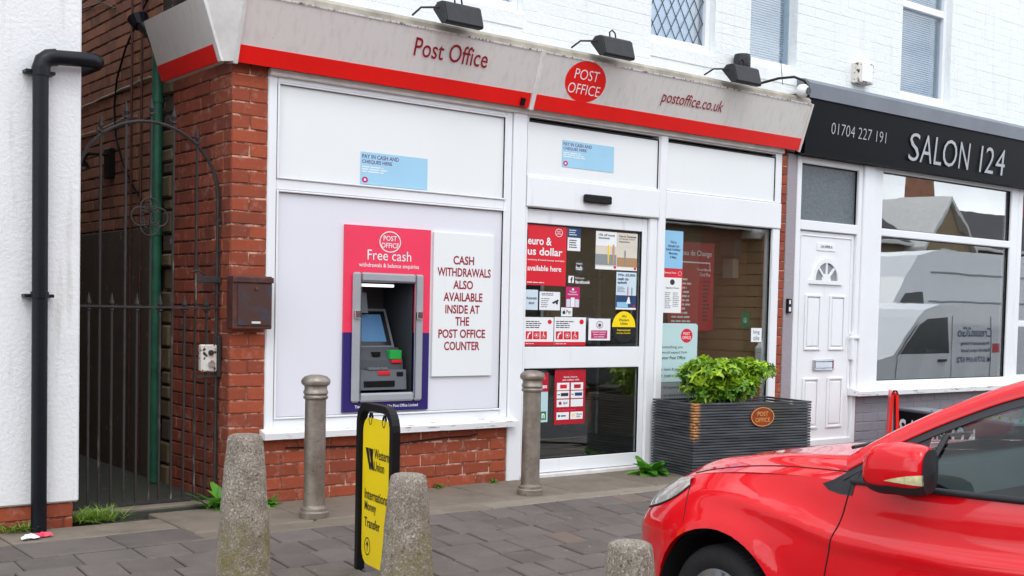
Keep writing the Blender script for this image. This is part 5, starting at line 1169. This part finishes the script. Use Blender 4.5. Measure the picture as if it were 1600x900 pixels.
while x < NOSE - 1e-6:
    xs.append(x)
    near = min(abs(x - .02), abs(x - RW))
    st = .018 if near < .48 else .05
    if x > .40: st = .02
    if x > .72: st = .010
    if x > .815: st = .004
    x += st
xs.append(NOSE)
NV = 44
def shell(sgn):
    bm = bmesh.new(); G_ = []
    for x in xs:
        G_.append([bm.verts.new((p.x, p.y * sgn, p.z)) for p in (side(x, j / NV) for j in range(NV + 1))])
    for i in range(len(xs) - 1):
        for j in range(NV):
            q_ = (G_[i][j], G_[i][j + 1], G_[i + 1][j + 1], G_[i + 1][j]); bm.faces.new(q_ if sgn > 0 else q_[::-1])
    def inside(v): return any(math.hypot(v.co.x - wx, v.co.z - WZ) < AR for wx in (.02, RW))
    dead = [f for f in bm.faces if sum(inside(v) for v in f.verts) >= 2]
    bmesh.ops.delete(bm, geom=dead, context='FACES')
    for v in [v for v in bm.verts if not v.link_faces]: bm.verts.remove(v)
    for v in bm.verts:
        if v.is_boundary:
            for wx in (.02, RW):
                d_ = Vector((v.co.x - wx, 0, v.co.z - WZ)); 
                if .001 < d_.length < AR + .035 and v.co.z > .2: d_ = d_.normalized() * AR; v.co.x = wx + d_.x; v.co.z = WZ + d_.z
    # rolled lip: extrude the arch edge inwards
    be = [e for e in bm.edges if e.is_boundary and any(abs(math.hypot((e.verts[0].co.x + e.verts[1].co.x) / 2 - wx, (e.verts[0].co.z + e.verts[1].co.z) / 2 - WZ) - AR) < .012 for wx in (.02, RW))]
    ex = bmesh.ops.extrude_edge_only(bm, edges=be)
    for v in [g_ for g_ in ex['geom'] if isinstance(g_, bmesh.types.BMVert)]: v.co.y -= sgn * .035
    me = bpy.data.meshes.new('side_body'); bmesh.ops.recalc_face_normals(bm, faces=bm.faces); bm.to_mesh(me)
    bv = BVHTree.FromBMesh(bm); bm.free()
    me.polygons.foreach_set('use_smooth', [True] * len(me.polygons)); me.set_sharp_from_angle(angle=R(50)); me.materials.append(M['car_red'])
    o = bpy.data.objects.new('side_body', me); col.objects.link(o); o.parent = car; return o, bv
bodyL, bvL = shell(1); bodyR, bvR = shell(-1)
# bonnet with raised flanks
def bonnet(x, t):
    """t -1..1 across"""
    ys, zs, zc = y_s(x), z_s(x), z_c(x); a = abs(t)
    z = zs + (zc - zs) * (1 - a ** 2.6); y = t * ys
    fade = max(0, min(1, (.7 - x) / .4)); z += fade * .016 * math.exp(-((a - .70) / .10) ** 2) - fade * .006 * math.exp(-((a - .40) / .2) ** 2)
    return Vector((x, y, z))
bx_ = [x for x in xs if x >= -.60]; bx_ = [-.62] + bx_
m = MB(); m.grid([[bonnet(x, -1 + 2 * j / 60) for j in range(61)] for x in bx_]); bon = m.build('bonnet', 'car_red', car, 60, local=True)
bmt = bmesh.new(); bmt.from_mesh(bon.data); bvB = BVHTree.FromBMesh(bmt); bmt.free()
# nose cap, tail and underside
m = MB(); m.grid([[side(NOSE, j / 12) * 1.0 for j in range(13)], [Vector((NOSE + .004, 0, side(NOSE, j / 12).z)) for j in range(13)], [Vector((p.x, -p.y, p.z)) for p in (side(NOSE, j / 12) for j in range(13))]]); m.build('front_bumper', 'car_red', car, 60, local=True)
m = MB(); m.grid([[side(TAIL, j / 12) for j in range(13)], [Vector((TAIL - .05, 0, side(TAIL, j / 12).z)) for j in range(13)], [Vector((p.x, -p.y, p.z)) for p in (side(TAIL, j / 12) for j in range(13))]]); m.build('rear_bumper', 'car_red', car, 60, local=True)
m = MB(); m.box(-3.35, -.55, .16, .70, .55, .22); m.box(-3.3, -.80, .20, -3.02, .80, .24); m.box(-2.2, -.81, .20, -.42, .81, .24); m.build('floor_pan', 'arch_liner', car, local=True)
for wx in (.02, RW):
    for sg_ in (1, -1):
        m = MB(); P = [[(wx + (AR - .004) * math.cos(a), sg_ * yy_, WZ + (AR - .004) * math.sin(a)) for yy_ in (.86, .60, .45)] for a in [R(-10) + R(200) * i / 24 for i in range(25)]]
        m.grid(P); m.add([(wx + (AR - .004) * math.cos(a), sg_ * .45, WZ + (AR - .004) * math.sin(a)) for a in [R(-10) + R(200) * i / 24 for i in range(25)]], [tuple(range(25))]); m.build('arch_liner', 'arch_liner', car, local=True)
# wheels
def wheel(wx, sg_, steer):
    e = bpy.data.objects.new('wheel', None); col.objects.link(e); e.parent = car; e.location = (wx, sg_ * .765, .290); e.rotation_euler = (0, 0, steer); e.scale = (.92, 1, .92)
    y0 = -.1 * sg_; y1 = .1 * sg_
    prof = [(.205, y1 * .86), (.22, y1 * .98), (.26, y1 * 1.05), (.290, y1 * .98), (.307, y1 * .82), (.315, y1 * .62), (.316, 0), (.315, y0 * .62), (.307, y0 * .82), (.285, y0), (.22, y0)]
    m = MB(); m.lathe(prof, 64, (0, 0, 0), 'y'); t_ = m.build('tyre', 'rubber', e, 40, local=True)
    g_ = MB()
    for i in range(72):
        a = 2 * math.pi * i / 72
        for ya, yb, sk in ((.3, .8, .02), (-.8, -.3, -.02)):
            P = [((.3175) * math.cos(a + d_ + s_ * 1.0), yy * y1, .3175 * math.sin(a + d_ + s_)) for d_, s_, yy in ((0, 0, ya), (.022, 0, ya), (.022, sk, yb), (0, sk, yb))]; g_.add(P, [(0, 1, 2, 3)])
    g_.build('tread_groove', 'arch_liner', e, local=True, kind='stuff')
    r_ = MB(); r_.lathe([(.0, y1 * .45), (.05, y1 * .5), (.06, y1 * .3)], 20, (0, 0, 0), 'y'); r_.lathe([(.206, y1 * .88), (.213, y1 * .84), (.205, y1 * .7), (.19, y1 * .3), (.19, y0)], 48, (0, 0, 0), 'y')
    for i in range(5):
        a = 2 * math.pi * i / 5 + .3; d_ = Vector((math.cos(a), 0, math.sin(a))); s_ = Vector((-math.sin(a), 0, math.cos(a)))
        for q_ in (-.35, .35):
            a2 = a + q_ * .5; e2 = Vector((math.cos(a2), 0, math.sin(a2))) * .2
            p0 = d_ * .04 + Vector((0, y1 * .48, 0)); p1 = e2 + Vector((0, y1 * .78, 0)); r_.tube([p0, (p0 + p1) / 2 + Vector((0, y1 * .05, 0)), p1], [.022, .016, .018], 6)
    r_.build('rim', 'alloy', e, 40, local=True)
    d2 = MB(); d2.lathe([(0, y1 * .1), (.15, y1 * .12), (.15, y1 * .02), (0, 0)], 32, (0, 0, 0), 'y'); d2.build('brake_disc', 'trim_dark', e, local=True)
    return e
wheel(.02, 1, R(-7)); wheel(.02, -1, R(-7)); wheel(RW, 1, 0); wheel(RW, -1, 0)
# -------- seams and details projected on to the body
def on_side(x, z, off=0.0, sg_=1):
    h = (bvL if sg_ > 0 else bvR).ray_cast(Vector((x, 2 * sg_, z)), Vector((0, -sg_, 0)))
    if h[0] is None: return Vector((x, sg_ * (y_s(x) + .01), z))
    n_ = h[1]; n_ = n_ if n_.y * sg_ > 0 else -n_
    return h[0] + n_ * off
def on_bonnet(x, y, off=0.0):
    h = bvB.ray_cast(Vector((x, y, 2)), Vector((0, 0, -1)))
    return (h[0] if h[0] is not None else Vector((x, y, z_c(x)))) + Vector((0, 0, off))
def dens(P, k=10):
    o = []
    for a, b in zip(P[:-1], P[1:]): o += [(a[0] + (b[0] - a[0]) * i / k, a[1] + (b[1] - a[1]) * i / k) for i in range(k)]
    return o + [P[-1]]
def smoothpath(P, k=10):
    fx = cubic([(i, p[0]) for i, p in enumerate(P)]); fz = cubic([(i, p[1]) for i, p in enumerate(P)]); n_ = (len(P) - 1) * k
    return [(fx(i / k), fz(i / k)) for i in range(n_ + 1)]
def seam(P, name, r_=.0032, sg_=1):
    m = MB(); m.tube([on_side(x, z, .0, sg_) for x, z in smoothpath(P)], r_, 5); m.build(name, 'arch_liner', car, local=True)
for sg_ in (1, -1):
    seam([(-.60, .92), (-.575, .80), (-.54, .66), (-.52, .52), (-.515, .36), (-.54, .24)], 'door_seam', sg_=sg_)
    seam([(-1.66, .94), (-1.67, .70), (-1.66, .45), (-1.62, .26)], 'door_seam', sg_=sg_)
    seam([(.262, .815), (.235, .75), (.205, .66)], 'bumper_seam', .0026, sg_)
    m = MB(); P = [on_bonnet(x, sg_ * y, .0) for x, y in smoothpath([(.30, .70), (.12, .70), (-.02, .695), (-.16, .70), (-.30, .715), (-.45, .735), (-.56, .75)])]; m.tube(P, .0035, 5); m.build('bonnet_seam', 'arch_liner', car, local=True)
# headlamps
def patch(low, top, n=18, k=8, off=.006, sg_=1):
    lo = smoothpath(low, n); tp = smoothpath(top, n); N = min(len(lo), len(tp))
    return [[on_side(lo[int(i * (len(lo) - 1) / (N - 1))][0] * (1 - j / k) + tp[int(i * (len(tp) - 1) / (N - 1))][0] * j / k, lo[int(i * (len(lo) - 1) / (N - 1))][1] * (1 - j / k) + tp[int(i * (len(tp) - 1) / (N - 1))][1] * j / k, off + .010 * math.sin(math.pi * j / k), sg_) for j in range(k + 1)] for i in range(N)]
for sg_ in (1, -1):
    low = [(.255, .805), (.33, .745), (.46, .69), (.61, .648), (.745, .605)]; top = [(.262, .838), (.37, .818), (.50, .768), (.62, .708), (.752, .616)]
    m = MB(); m.grid(patch(low, top, sg_=sg_)); hl = m.build('headlamp', 'headlamp', car, 60, local=True)
    m = MB(); m.tube([on_side(x, z, .004, sg_) for x, z in smoothpath(low)], .004, 5); m.build('lamp_edge', 'trim_dark', hl, local=True)
    # grille and lower intake on the nose
m = MB(); m.box(NOSE - .01, -.42, .36, NOSE + .012, .42, .43, .01); m.build('grille', 'trim_dark', car, local=True)
# -------- greenhouse
belt = lambda x: z_s(x) + .004
rail = cubic([(-.56, .985), (-.75, 1.108), (-.95, 1.215), (-1.15, 1.302), (-1.40, 1.375), (-1.75, 1.415), (-2.2, 1.415), (-2.7, 1.375), (-3.05, 1.26), (-3.25, 1.10)])
def yg(x, z): return y_s(x) - .004 - max(0, z - belt(x)) * .52 * (1 if x > -2.4 else 1 + (-2.4 - x) * .3)
def rail_pt(x, dz=0.0, dy=0.0, sg_=1): z = rail(x); return Vector((x, sg_ * (yg(x, z) + dy), z + dz))
RX = [-.56 - i * .045 for i in range(60)]; RX = [x for x in RX if x > -3.24]
for sg_ in (1, -1):
    # painted pillar / cant rail: swept strip with rounded outer face
    P = []
    for x in RX:
        c_ = rail_pt(x, 0, 0, sg_); z = c_.z; w_ = .034
        P.append([c_ + Vector((-.006, sg_ * .016, -.014)), c_ + Vector((-.002, sg_ * .017, .004)), c_ + Vector((.004, sg_ * .010, .022)), c_ + Vector((.010, -sg_ * .006, .036)), c_ + Vector((.016, -sg_ * .034, .044)), c_ + Vector((.016, -sg_ * .055, .036)), c_ + Vector((0, -sg_ * .05, .0)), c_ + Vector((-.006, sg_ * .016, -.014))])
    m = MB(); m.grid(P); m.build('roof_rail', 'car_red', car, 45, local=True)
    # dark seal under the rail
    m = MB(); P = []
    for x in RX:
        c_ = rail_pt(x, -.014, .010, sg_); d_ = rail_pt(x, -.055, 0, sg_); P.append([c_, Vector((c_.x, sg_ * (yg(x, c_.z - .036) + .010), c_.z - .036)), Vector((c_.x, sg_ * (yg(x, c_.z - .036) - .012), c_.z - .036))])
    m.grid(P); m.build('window_seal', 'trim_dark', car, local=True)
    # waist strip
    m = MB(); m.tube([Vector((x, sg_ * (y_s(x) + .004), belt(x) + .004)) for x in [-.60 - i * .1 for i in range(26)]], .013, 6); m.build('waist_strip', 'trim_dark', car, 60, local=True)
    def gl(x0, x1, name, mat, off=0.0, n=24):
        P = []
        for i in range(n + 1):
            x = x0 + (x1 - x0) * i / n; b_ = belt(x) + .006; t_ = rail(x) - .045
            if t_ < b_: t_ = b_
            P.append([Vector((x, sg_ * (yg(x, b_ + (t_ - b_) * j / 6) + off), b_ + (t_ - b_) * j / 6)) for j in range(7)])
        m = MB(); m.grid(P); return m.build(name, mat, car, 60, local=True)
    gl(-.88, -1.66, 'front_door_glass', 'glass_car'); gl(-1.74, -2.65, 'rear_door_glass', 'glass_car'); gl(-.60, -.875, 'mirror_sail', 'trim_dark', .004); gl(-1.665, -1.735, 'door_pillar', 'trim_dark', .004); gl(-2.65, -3.22, 'rear_quarter', 'car_red', .004)
    m = MB(); m.tube([Vector((-.882 - .05 * t, sg_ * (yg(-.9, belt(-.9) + (rail(-.9) - .05 - belt(-.9)) * t) + .005), belt(-.9) + .01 + (rail(-.9) - .06 - belt(-.9)) * t)) for t in (0, .5, 1)], .012, 5); m.build('glass_channel', 'trim_dark', car, local=True)
    # black quarter triangle ahead of the door
    qt = [(-.46, .908), (-.495, .888), (-.55, .880), (-.612, .881), (-.615, .925), (-.63, .985), (-.57, .965), (-.51, .93)]
    m = MB(); P = [on_side(x, z, .003, sg_) if z < .92 else Vector((x, sg_ * (yg(x, z) + .009), z)) for x, z in qt]
    m.add(P, [tuple(range(8))]); m.build('quarter_trim', 'trim_dark', car, local=True)
# roof, windscreen, tailgate
def roof_row(x, n=16):
    a = rail_pt(x, .036, -.04, 1); zc_ = a.z + .028
    return [Vector((x + .016 + .05 * (1 - t * t) * (1 if x > -1.5 else 0), a.y * t, a.z + (zc_ - a.z) * (1 - t * t))) for t in [1 - 2 * j / n for j in range(n + 1)]]
m = MB(); m.grid([roof_row(x) for x in [-1.26 - i * .08 for i in range(24)]]); m.build('roof', 'car_red', car, 60, local=True)
m = MB(); m.grid([[p - Vector((0, 0, .035)) for p in roof_row(x)] for x in [-1.28 - i * .1 for i in range(18)]]); m.build('headliner', 'p_cream', car, 60, local=True)
P = []
for i in range(13):
    t = i / 12; xb = -.58 - t * .68; a = rail_pt(xb, .03, -.035, 1); bow = .16 - .06 * t
    P.append([Vector((xb + bow * (1 - s_ * s_), a.y * s_, a.z + .02 * (1 - s_ * s_) * (1 if t > .0 else 0))) for s_ in [1 - 2 * j / 16 for j in range(17)]])
m = MB(); m.grid(P); m.build('windscreen', 'glass_car', car, 60, local=True)
m = MB(); m.grid([[Vector((-.60 + .22 * (1 - s_ * s_), .74 * s_, 1.018 + .02 * (1 - s_ * s_))) for s_ in [1 - 2 * j / 16 for j in range(17)]], [Vector((-.52 + .17 * (1 - s_ * s_), .76 * s_, 1.012 + .022 * (1 - s_ * s_))) for s_ in [1 - 2 * j / 16 for j in range(17)]]]); m.build('scuttle', 'trim_dark', car, local=True)
m = MB()
for y0 in (.25, -.35): m.tube([(-.45, y0, 1.045), (-.50, y0 + .28, 1.055), (-.57, y0 + .55 if y0 > 0 else y0 + .5, 1.06)][:3], .008, 5)
m.build('wiper', 'black_plastic', car, local=True)
m = MB(); a = roof_row(-3.10); m.grid([a, [Vector((-3.38, p.y * .95, .96)) for p in a]]); m.build('rear_glass', 'glass_car', car, local=True)
m = MB(); a = [Vector((-3.38, p.y * .95, .96)) for p in a]; m.grid([a, [Vector((-3.47, p.y * 1.1, .86)) for p in a], [Vector((-3.49, p.y * 1.1, .55)) for p in a]]); m.build('tailgate', 'car_red', car, 60, local=True)
# -------- folded door mirror
def mirror(sg_):
    cx_, cy_, cz_ = -.860, sg_ * .955, 1.026
    P = []; n = 18; k = 22
    for i in range(n + 1):
        t = -1 + 2 * i / n                     # along the car, front (+) to rear (-)
        e_ = (1 - abs(t) ** 2.6) ** .45 if abs(t) < 1 else 0
        if t < 0: e_ = (1 - abs(t) ** 5) ** .3 if abs(t) < 1 else 0
        drop = -.015 * max(0, t) ; P.append([])
        for j in range(k):
            a = 2 * math.pi * j / k; ca, sa_ = math.cos(a), math.sin(a)
            ry = .068 * (abs(ca) ** .75) * math.copysign(1, ca) * e_; rz = .094 * (abs(sa_) ** .8) * math.copysign(1, sa_) * (e_ ** .8)
            P[-1].append(Vector((cx_ + t * .138, cy_ + ry, cz_ + rz + drop)))
        P[-1].append(P[-1][0].copy())
    m = MB(); m.grid(P); hs = m.build('door_mirror', 'car_red', car, 50, local=True)
    low = MB(); lowP = []
    for i in range(n + 1): lowP.append([Vector((p.x, cy_ + (p.y - cy_) * 1.025, p.z - .002)) for p in P[i][k // 2 + 1:k]] if sg_ < 0 else [Vector((p.x, cy_ + (p.y - cy_) * 1.03, p.z - .003)) for p in P[i][13:k - 1]])
    low.grid(lowP); low.build('mirror_base', 'trim_dark', hs, 50, local=True)
    rim = MB(); rim.grid([[Vector((p.x - .004, cy_ + (p.y - cy_) * 1.02, cz_ + (p.z - cz_) * 1.02)) for p in P[i]] for i in (0, 1)]); rim.build('mirror_rim', 'trim_dark', hs, 50, local=True)
    ind = MB(); Q = []
    for i in range(9):
        t = -.93 + 1.05 * i / 8; x = cx_ + t * .138; zlo = cz_ - .048 + .004 * i / 8; zhi = cz_ - .010 - .034 * (i / 8) ** 1.5; row_ = []
        e_ = (1 - abs(t) ** 5) ** .3 if t < 0 else (1 - t ** 2.6) ** .45
        for jj in range(5):
            z = zlo + (zhi - zlo) * jj / 4; sv = max(-.999, min(.999, (z - cz_) / (.094 * e_ ** .8))); an = math.asin(math.copysign(abs(sv) ** 1.25, sv)); row_.append(Vector((x, cy_ + sg_ * (.068 * math.cos(an) ** .75 * e_ + .0035), z)))
        Q.append(row_)
    ind.grid(Q); ind.build('indicator', 'lamp_amber', hs, 60, local=True)
    st_ = MB(); st_.box(-.86, sg_ * .84, .945, -.76, sg_ * .93, .985, .012); st_.build('mirror_foot', 'trim_dark', hs, local=True)
mirror(1); mirror(-1)
# -------- interior
def seat(x, y):
    m = MB(); m.box(x - .02, y - .24, .40, x + .48, y + .24, .58, .05); m.build('seat_cushion', 'car_seat', car, 50, local=True)
    m = MB(); m.add([(x - .02, y - .23, .55), (x - .02, y + .23, .55), (x + .10, y + .23, .55), (x + .10, y - .23, .55), (x - .20, y - .19, 1.12), (x - .20, y + .19, 1.12), (x - .11, y + .19, 1.12), (x - .11, y - .19, 1.12)], [(0, 3, 2, 1), (4, 5, 6, 7), (0, 1, 5, 4), (1, 2, 6, 5), (2, 3, 7, 6), (3, 0, 4, 7)]); m.build('seat_back', 'car_seat', car, local=True)
    m = MB(); m.box(x - .25, y - .13, 1.15, x - .15, y + .13, 1.33, .035); m.build('headrest', 'car_seat', car, 50, local=True)
seat(-1.75, .37); seat(-1.75, -.37); m = MB(); m.box(-2.9, -.62, .4, -2.4, .62, .95, .06); m.build('rear_seat', 'car_seat', car, local=True)
m = MB(); m.prism([(-.50, .70), (-.55, .985), (-.80, 1.00), (-1.02, .93), (-1.02, .72)], -.78, .78, 'y'); m.build('dashboard', 'dash', car, local=True)
m = MB(); m.tube([(-1.18 + .06 * math.sin(a), -.37 + .185 * math.cos(a), .86 + .175 * math.sin(a)) for a in [2 * math.pi * i / 24 for i in range(25)]], .016, 8); m.tube([(-1.18, -.54, .86), (-1.16, -.37, .85), (-1.18, -.20, .86)], .022, 6); m.build('steering_wheel', 'black_plastic', car, 60, local=True)
m = MB(); m.box(-2.0, .80, .3, -.7, .82, .90, .01); m.box(-2.0, -.82, .3, -.7, -.80, .90, .01); m.build('door_card', 'dash', car, local=True)
m = MB(); m.box(-1.02, -.05, 1.29, -.99, .17, 1.35, .01); m.build('rear_view_mirror', 'black_plastic', car, local=True)
# ================================================================== ACROSS THE STREET (seen in the window glass)
def copy_tree(o, parent=None):
    c = o.copy(); col.objects.link(c); c.parent = parent
    for ch in o.children: copy_tree(ch, c)
    return c
# small white van parked along the salon
vn = thing('small_van', 'small white van with blue lettering on its side reflected in the salon window', 'van', (15.9, -4.0, -.298))
V0, VZ = 13.75, -.298
prof = [(0, .30), (-.02, .55), (.04, .78), (.20, .88), (.95, 1.02), (1.55, 1.58), (1.72, 1.70), (2.1, 1.79), (3.0, 1.82), (3.9, 1.80), (4.28, 1.74), (4.36, 1.5), (4.40, .75), (4.38, .30)]
pr = [(V0 + a, VZ + b) for a, b in prof]
m = MB(); m.prism(pr, -4.86, -3.14); vb_ = m.build('body', 'van_white', vn)
YS = -3.138
def vq(poly, name, mat, y=YS, parent=vn): m = MB(); m.add([(V0 + a, y, VZ + b) for a, b in poly], [tuple(range(len(poly)))]); return m.build(name, mat, parent)
vq([(1.12, 1.03), (1.60, 1.47), (1.80, 1.56), (2.35, 1.60), (2.40, 1.05)], 'cab_window', 'black_gloss'); vq([(1.0, .97), (1.10, 1.03), (1.55, 1.47), (1.48, 1.44)], 'window_pillar', 'trim_dark')
for x_ in (2.46, 1.06, 3.55):
    m = MB(); m.tube([(V0 + x_, YS, VZ + .35), (V0 + x_, YS, VZ + (1.62 if x_ > 2 else .98))], .006, 5); m.build('door_seam', 'trim_dark', vn)
m = MB(); m.box(V0 + 2.1, YS, VZ + .92, V0 + 2.3, YS + .03, VZ + .96, .008); m.build('door_handle', 'trim_dark', vn); m = MB(); m.box(V0 + .1, YS - .01, VZ + .52, V0 + 4.3, YS + .012, VZ + .60, .008); m.build('side_strip', 'p_grey', vn)
for s_, x0, z0, w_, h in (('Creases2Go', 2.62, 1.30, .95, .15), ('Professional Ironing', 2.70, 1.16, .80, .07), ('Rufford & Aughton Service', 2.70, 1.05, .82, .07), ('M: 07758 699 872', 2.62, .90, .95, .09)):
    m = MB(); text_fit(m, s_, (V0 + x0 + w_, YS + .003, VZ + z0), (-1, 0, 0), (0, 0, 1), w_, h, .012); m.build('lettering', 'p_navy', vn)
m = MB(); m.add([(V0 + 3.6, YS + .003, VZ + 1.05), (V0 + 3.85, YS + .003, VZ + 1.05), (V0 + 3.85, YS + .003, VZ + 1.2), (V0 + 3.6, YS + .003, VZ + 1.2)], [(0, 1, 2, 3)]); m.build('emblem', 'p_crimson', vn)
for x_ in (.82, 3.55):
    for yy in (-3.22, -4.78):
        e = bpy.data.objects.new('wheel', None); col.objects.link(e); e.parent = vn; e.location = Vector((V0 + x_, yy, VZ + .31)) - LOC[vn.name]
        m = MB(); m.lathe([(.19, -.09), (.30, -.10), (.315, 0), (.30, .10), (.19, .09)], 32, (0, 0, 0), 'y'); m.build('tyre', 'rubber', e, 40, local=True); m = MB(); m.lathe([(0, -.09), (.19, -.08), (.19, .08), (0, .09)], 24, (0, 0, 0), 'y'); m.build('wheel_cover', 'alloy', e, 40, local=True)
# large white van further out
bv_ = thing('large_van', 'tall white panel van parked behind the small lettered van', 'van', (20.6, -7.0, -.31))
X0 = 17.3; pf = [(0, .35), (0, .95), (.25, 1.15), (1.1, 1.35), (1.9, 2.35), (2.3, 2.78), (2.9, 2.9), (6.7, 2.92), (6.85, 2.7), (6.9, .35)]
m = MB(); m.prism([(X0 + a, -.31 + b) for a, b in pf], -8.0, -6.0); m.build('body', 'van_white', bv_)
m = MB(); m.add([(X0 + a, -5.997, -.31 + b) for a, b in ((1.25, 1.35), (1.85, 2.05), (2.5, 2.1), (2.55, 1.4))], [(0, 1, 2, 3)]); m.build('cab_window', 'black_gloss', bv_)
for z_ in (1.9, 2.45):
    m = MB(); m.box(X0 + 2.7, -6.01, z_ - .31, X0 + 6.7, -5.985, z_ - .27, .008); m.build('side_rib', 'p_grey', bv_)
for x_ in (1.15, 5.4):
    for yy in (-6.12, -7.88):
        e = bpy.data.objects.new('wheel', None); col.objects.link(e); e.parent = bv_; e.location = Vector((X0 + x_, yy, .04)) - LOC[bv_.name]
        m = MB(); m.lathe([(.2, -.1), (.33, -.11), (.35, 0), (.33, .11), (.2, .1)], 32, (0, 0, 0), 'y'); m.build('tyre', 'rubber', e, 40, local=True); m = MB(); m.lathe([(0, -.09), (.2, -.08), (.2, .08), (0, .09)], 24, (0, 0, 0), 'y'); m.build('wheel_cover', 'alloy', e, 40, local=True)
# grey hatchback on the other side of the road
gc = copy_tree(car); gc.location = (13.4, -10.4, -.305); gc.rotation_euler = (0, 0, R(180)); tag(gc, 'dark grey hatchback across the road, reflected in the door glass', 'car')
def repaint(o):
    for s_ in getattr(o, 'material_slots', []):
        if s_.material == M['car_red']: s_.link = 'OBJECT'; s_.material = M['car_grey']
    for ch in o.children: repaint(ch)
repaint(gc)
# terrace
def house(x0, wd, wall, gable, label):
    Y0 = -18.2; eave, ridge = 4.1, 6.0
    t = thing('terraced_house', label, 'house', (x0 + wd / 2, Y0, -.14), 0, 'houses across the street')
    m = MB(); m.box(x0, Y0 - 7, -.2, x0 + wd - .02, Y0, eave); m.build('wall', wall, t)
    m = MB(); m.prism([(Y0 + .35, eave - .1), (Y0 - 3.5, ridge), (Y0 - 7.3, eave - .1)], x0 - .02, x0 + wd, 'x'); rf = m.build('roof', 'slate', t)
    m = MB(); m.box(x0 + wd - 1.3, Y0 - 3.9, ridge - .5, x0 + wd - .3, Y0 - 3.1, ridge + 1.3, .02); m.build('chimney', 'brick_old', rf)
    for k in (0, 1): m = MB(); m.lathe([(.14, 0), (.11, .35)], 12, (x0 + wd - 1.05 + .5 * k, Y0 - 3.5, ridge + 1.3)); m.build('chimney_pot', 'brick_yellow', rf)
    m = MB(); m.box(x0, Y0 + .28, eave - .2, x0 + wd, Y0 + .38, eave - .08, .02); m.build('gutter', 'gutter_white', t)
    if gable:
        gx = x0 + wd * .42
        m = MB(); m.prism([(gx - 1.5, -.2), (gx + 1.5, -.2), (gx + 1.5, 3.9), (gx, 5.6), (gx - 1.5, 3.9)], Y0 - 3, Y0 + .7); gb = m.build('gable_bay', wall, t)
        for sg_ in (-1, 1):
            m = MB(); m.prism([(gx + sg_ * 1.75, 3.65), (gx, 5.62), (gx, 5.80), (gx + sg_ * 1.75, 3.85)], Y0 - 3, Y0 + .85); m.build('barge_board', 'gutter_white', gb)
        wy = Y0 + .705; ws = [(gx - .7, .8, 1.4, 1.5), (gx - .55, 2.7, 1.1, 1.1), (x0 + wd * .78, .8, 1.0, 1.5)]
    else: wy = Y0 + .005; ws = [(x0 + .8, .8, 1.5, 1.5), (x0 + .9, 2.6, 1.1, 1.1), (x0 + wd * .66, 2.6, 1.1, 1.1), (x0 + wd * .66, .8, 1.3, 1.5)]
    for a, z_, w_, h in ws:
        yy = wy if (gable and abs(a + w_ / 2 - (x0 + wd * .42)) < 1.4) else Y0 + .005
        m = MB(); m.frame(a, z_, a + w_, z_ + h, .09, yy, yy + .06, .01); m.box(a + w_ / 2 - .04, yy, z_, a + w_ / 2 + .04, yy + .05, z_ + h); wn = m.build('window', 'gutter_white', t)
        m = MB(); m.box(a + .08, yy + .01, z_ + .08, a + w_ - .08, yy + .02, z_ + h - .08); m.build('pane', 'black_gloss', wn)
    dx = x0 + wd * .60; m = MB(); m.box(dx, Y0, -.1, dx + .95, Y0 + .05, 2.0, .01); m.build('front_door', 'letterbox_rust', t)
specs = [(-22, 8, 'brick_old', 0, 'brown brick house with plain eaves opposite, furthest behind the viewpoint'), (-14, 8, 'render_tan', 1, 'tan gabled house opposite, well behind the viewpoint'), (-6, 8, 'brick_old', 1, 'brown brick gabled house standing right behind the viewpoint'), (2, 8, 'render_tan', 0, 'tan house with plain eaves opposite the alley gate'), (10, 8, 'brick_old', 1, 'brown brick gabled house opposite, reflected in the sliding door'),
         (18, 8.5, 'render_tan', 0, 'tan house with plain eaves reflected in the post office window'), (26.5, 8.5, 'brick_old', 1, 'brown brick gabled house reflected at the salon door end'), (35, 9, 'render_tan', 1, 'tan gabled house with white barge boards reflected in the salon window'), (44, 9, 'brick_old', 0, 'brown brick house with plain eaves beyond the salon reflection'), (53, 9, 'render_tan', 1, 'tan gabled house at the far end of the opposite row')]
for s_ in specs: house(*s_)
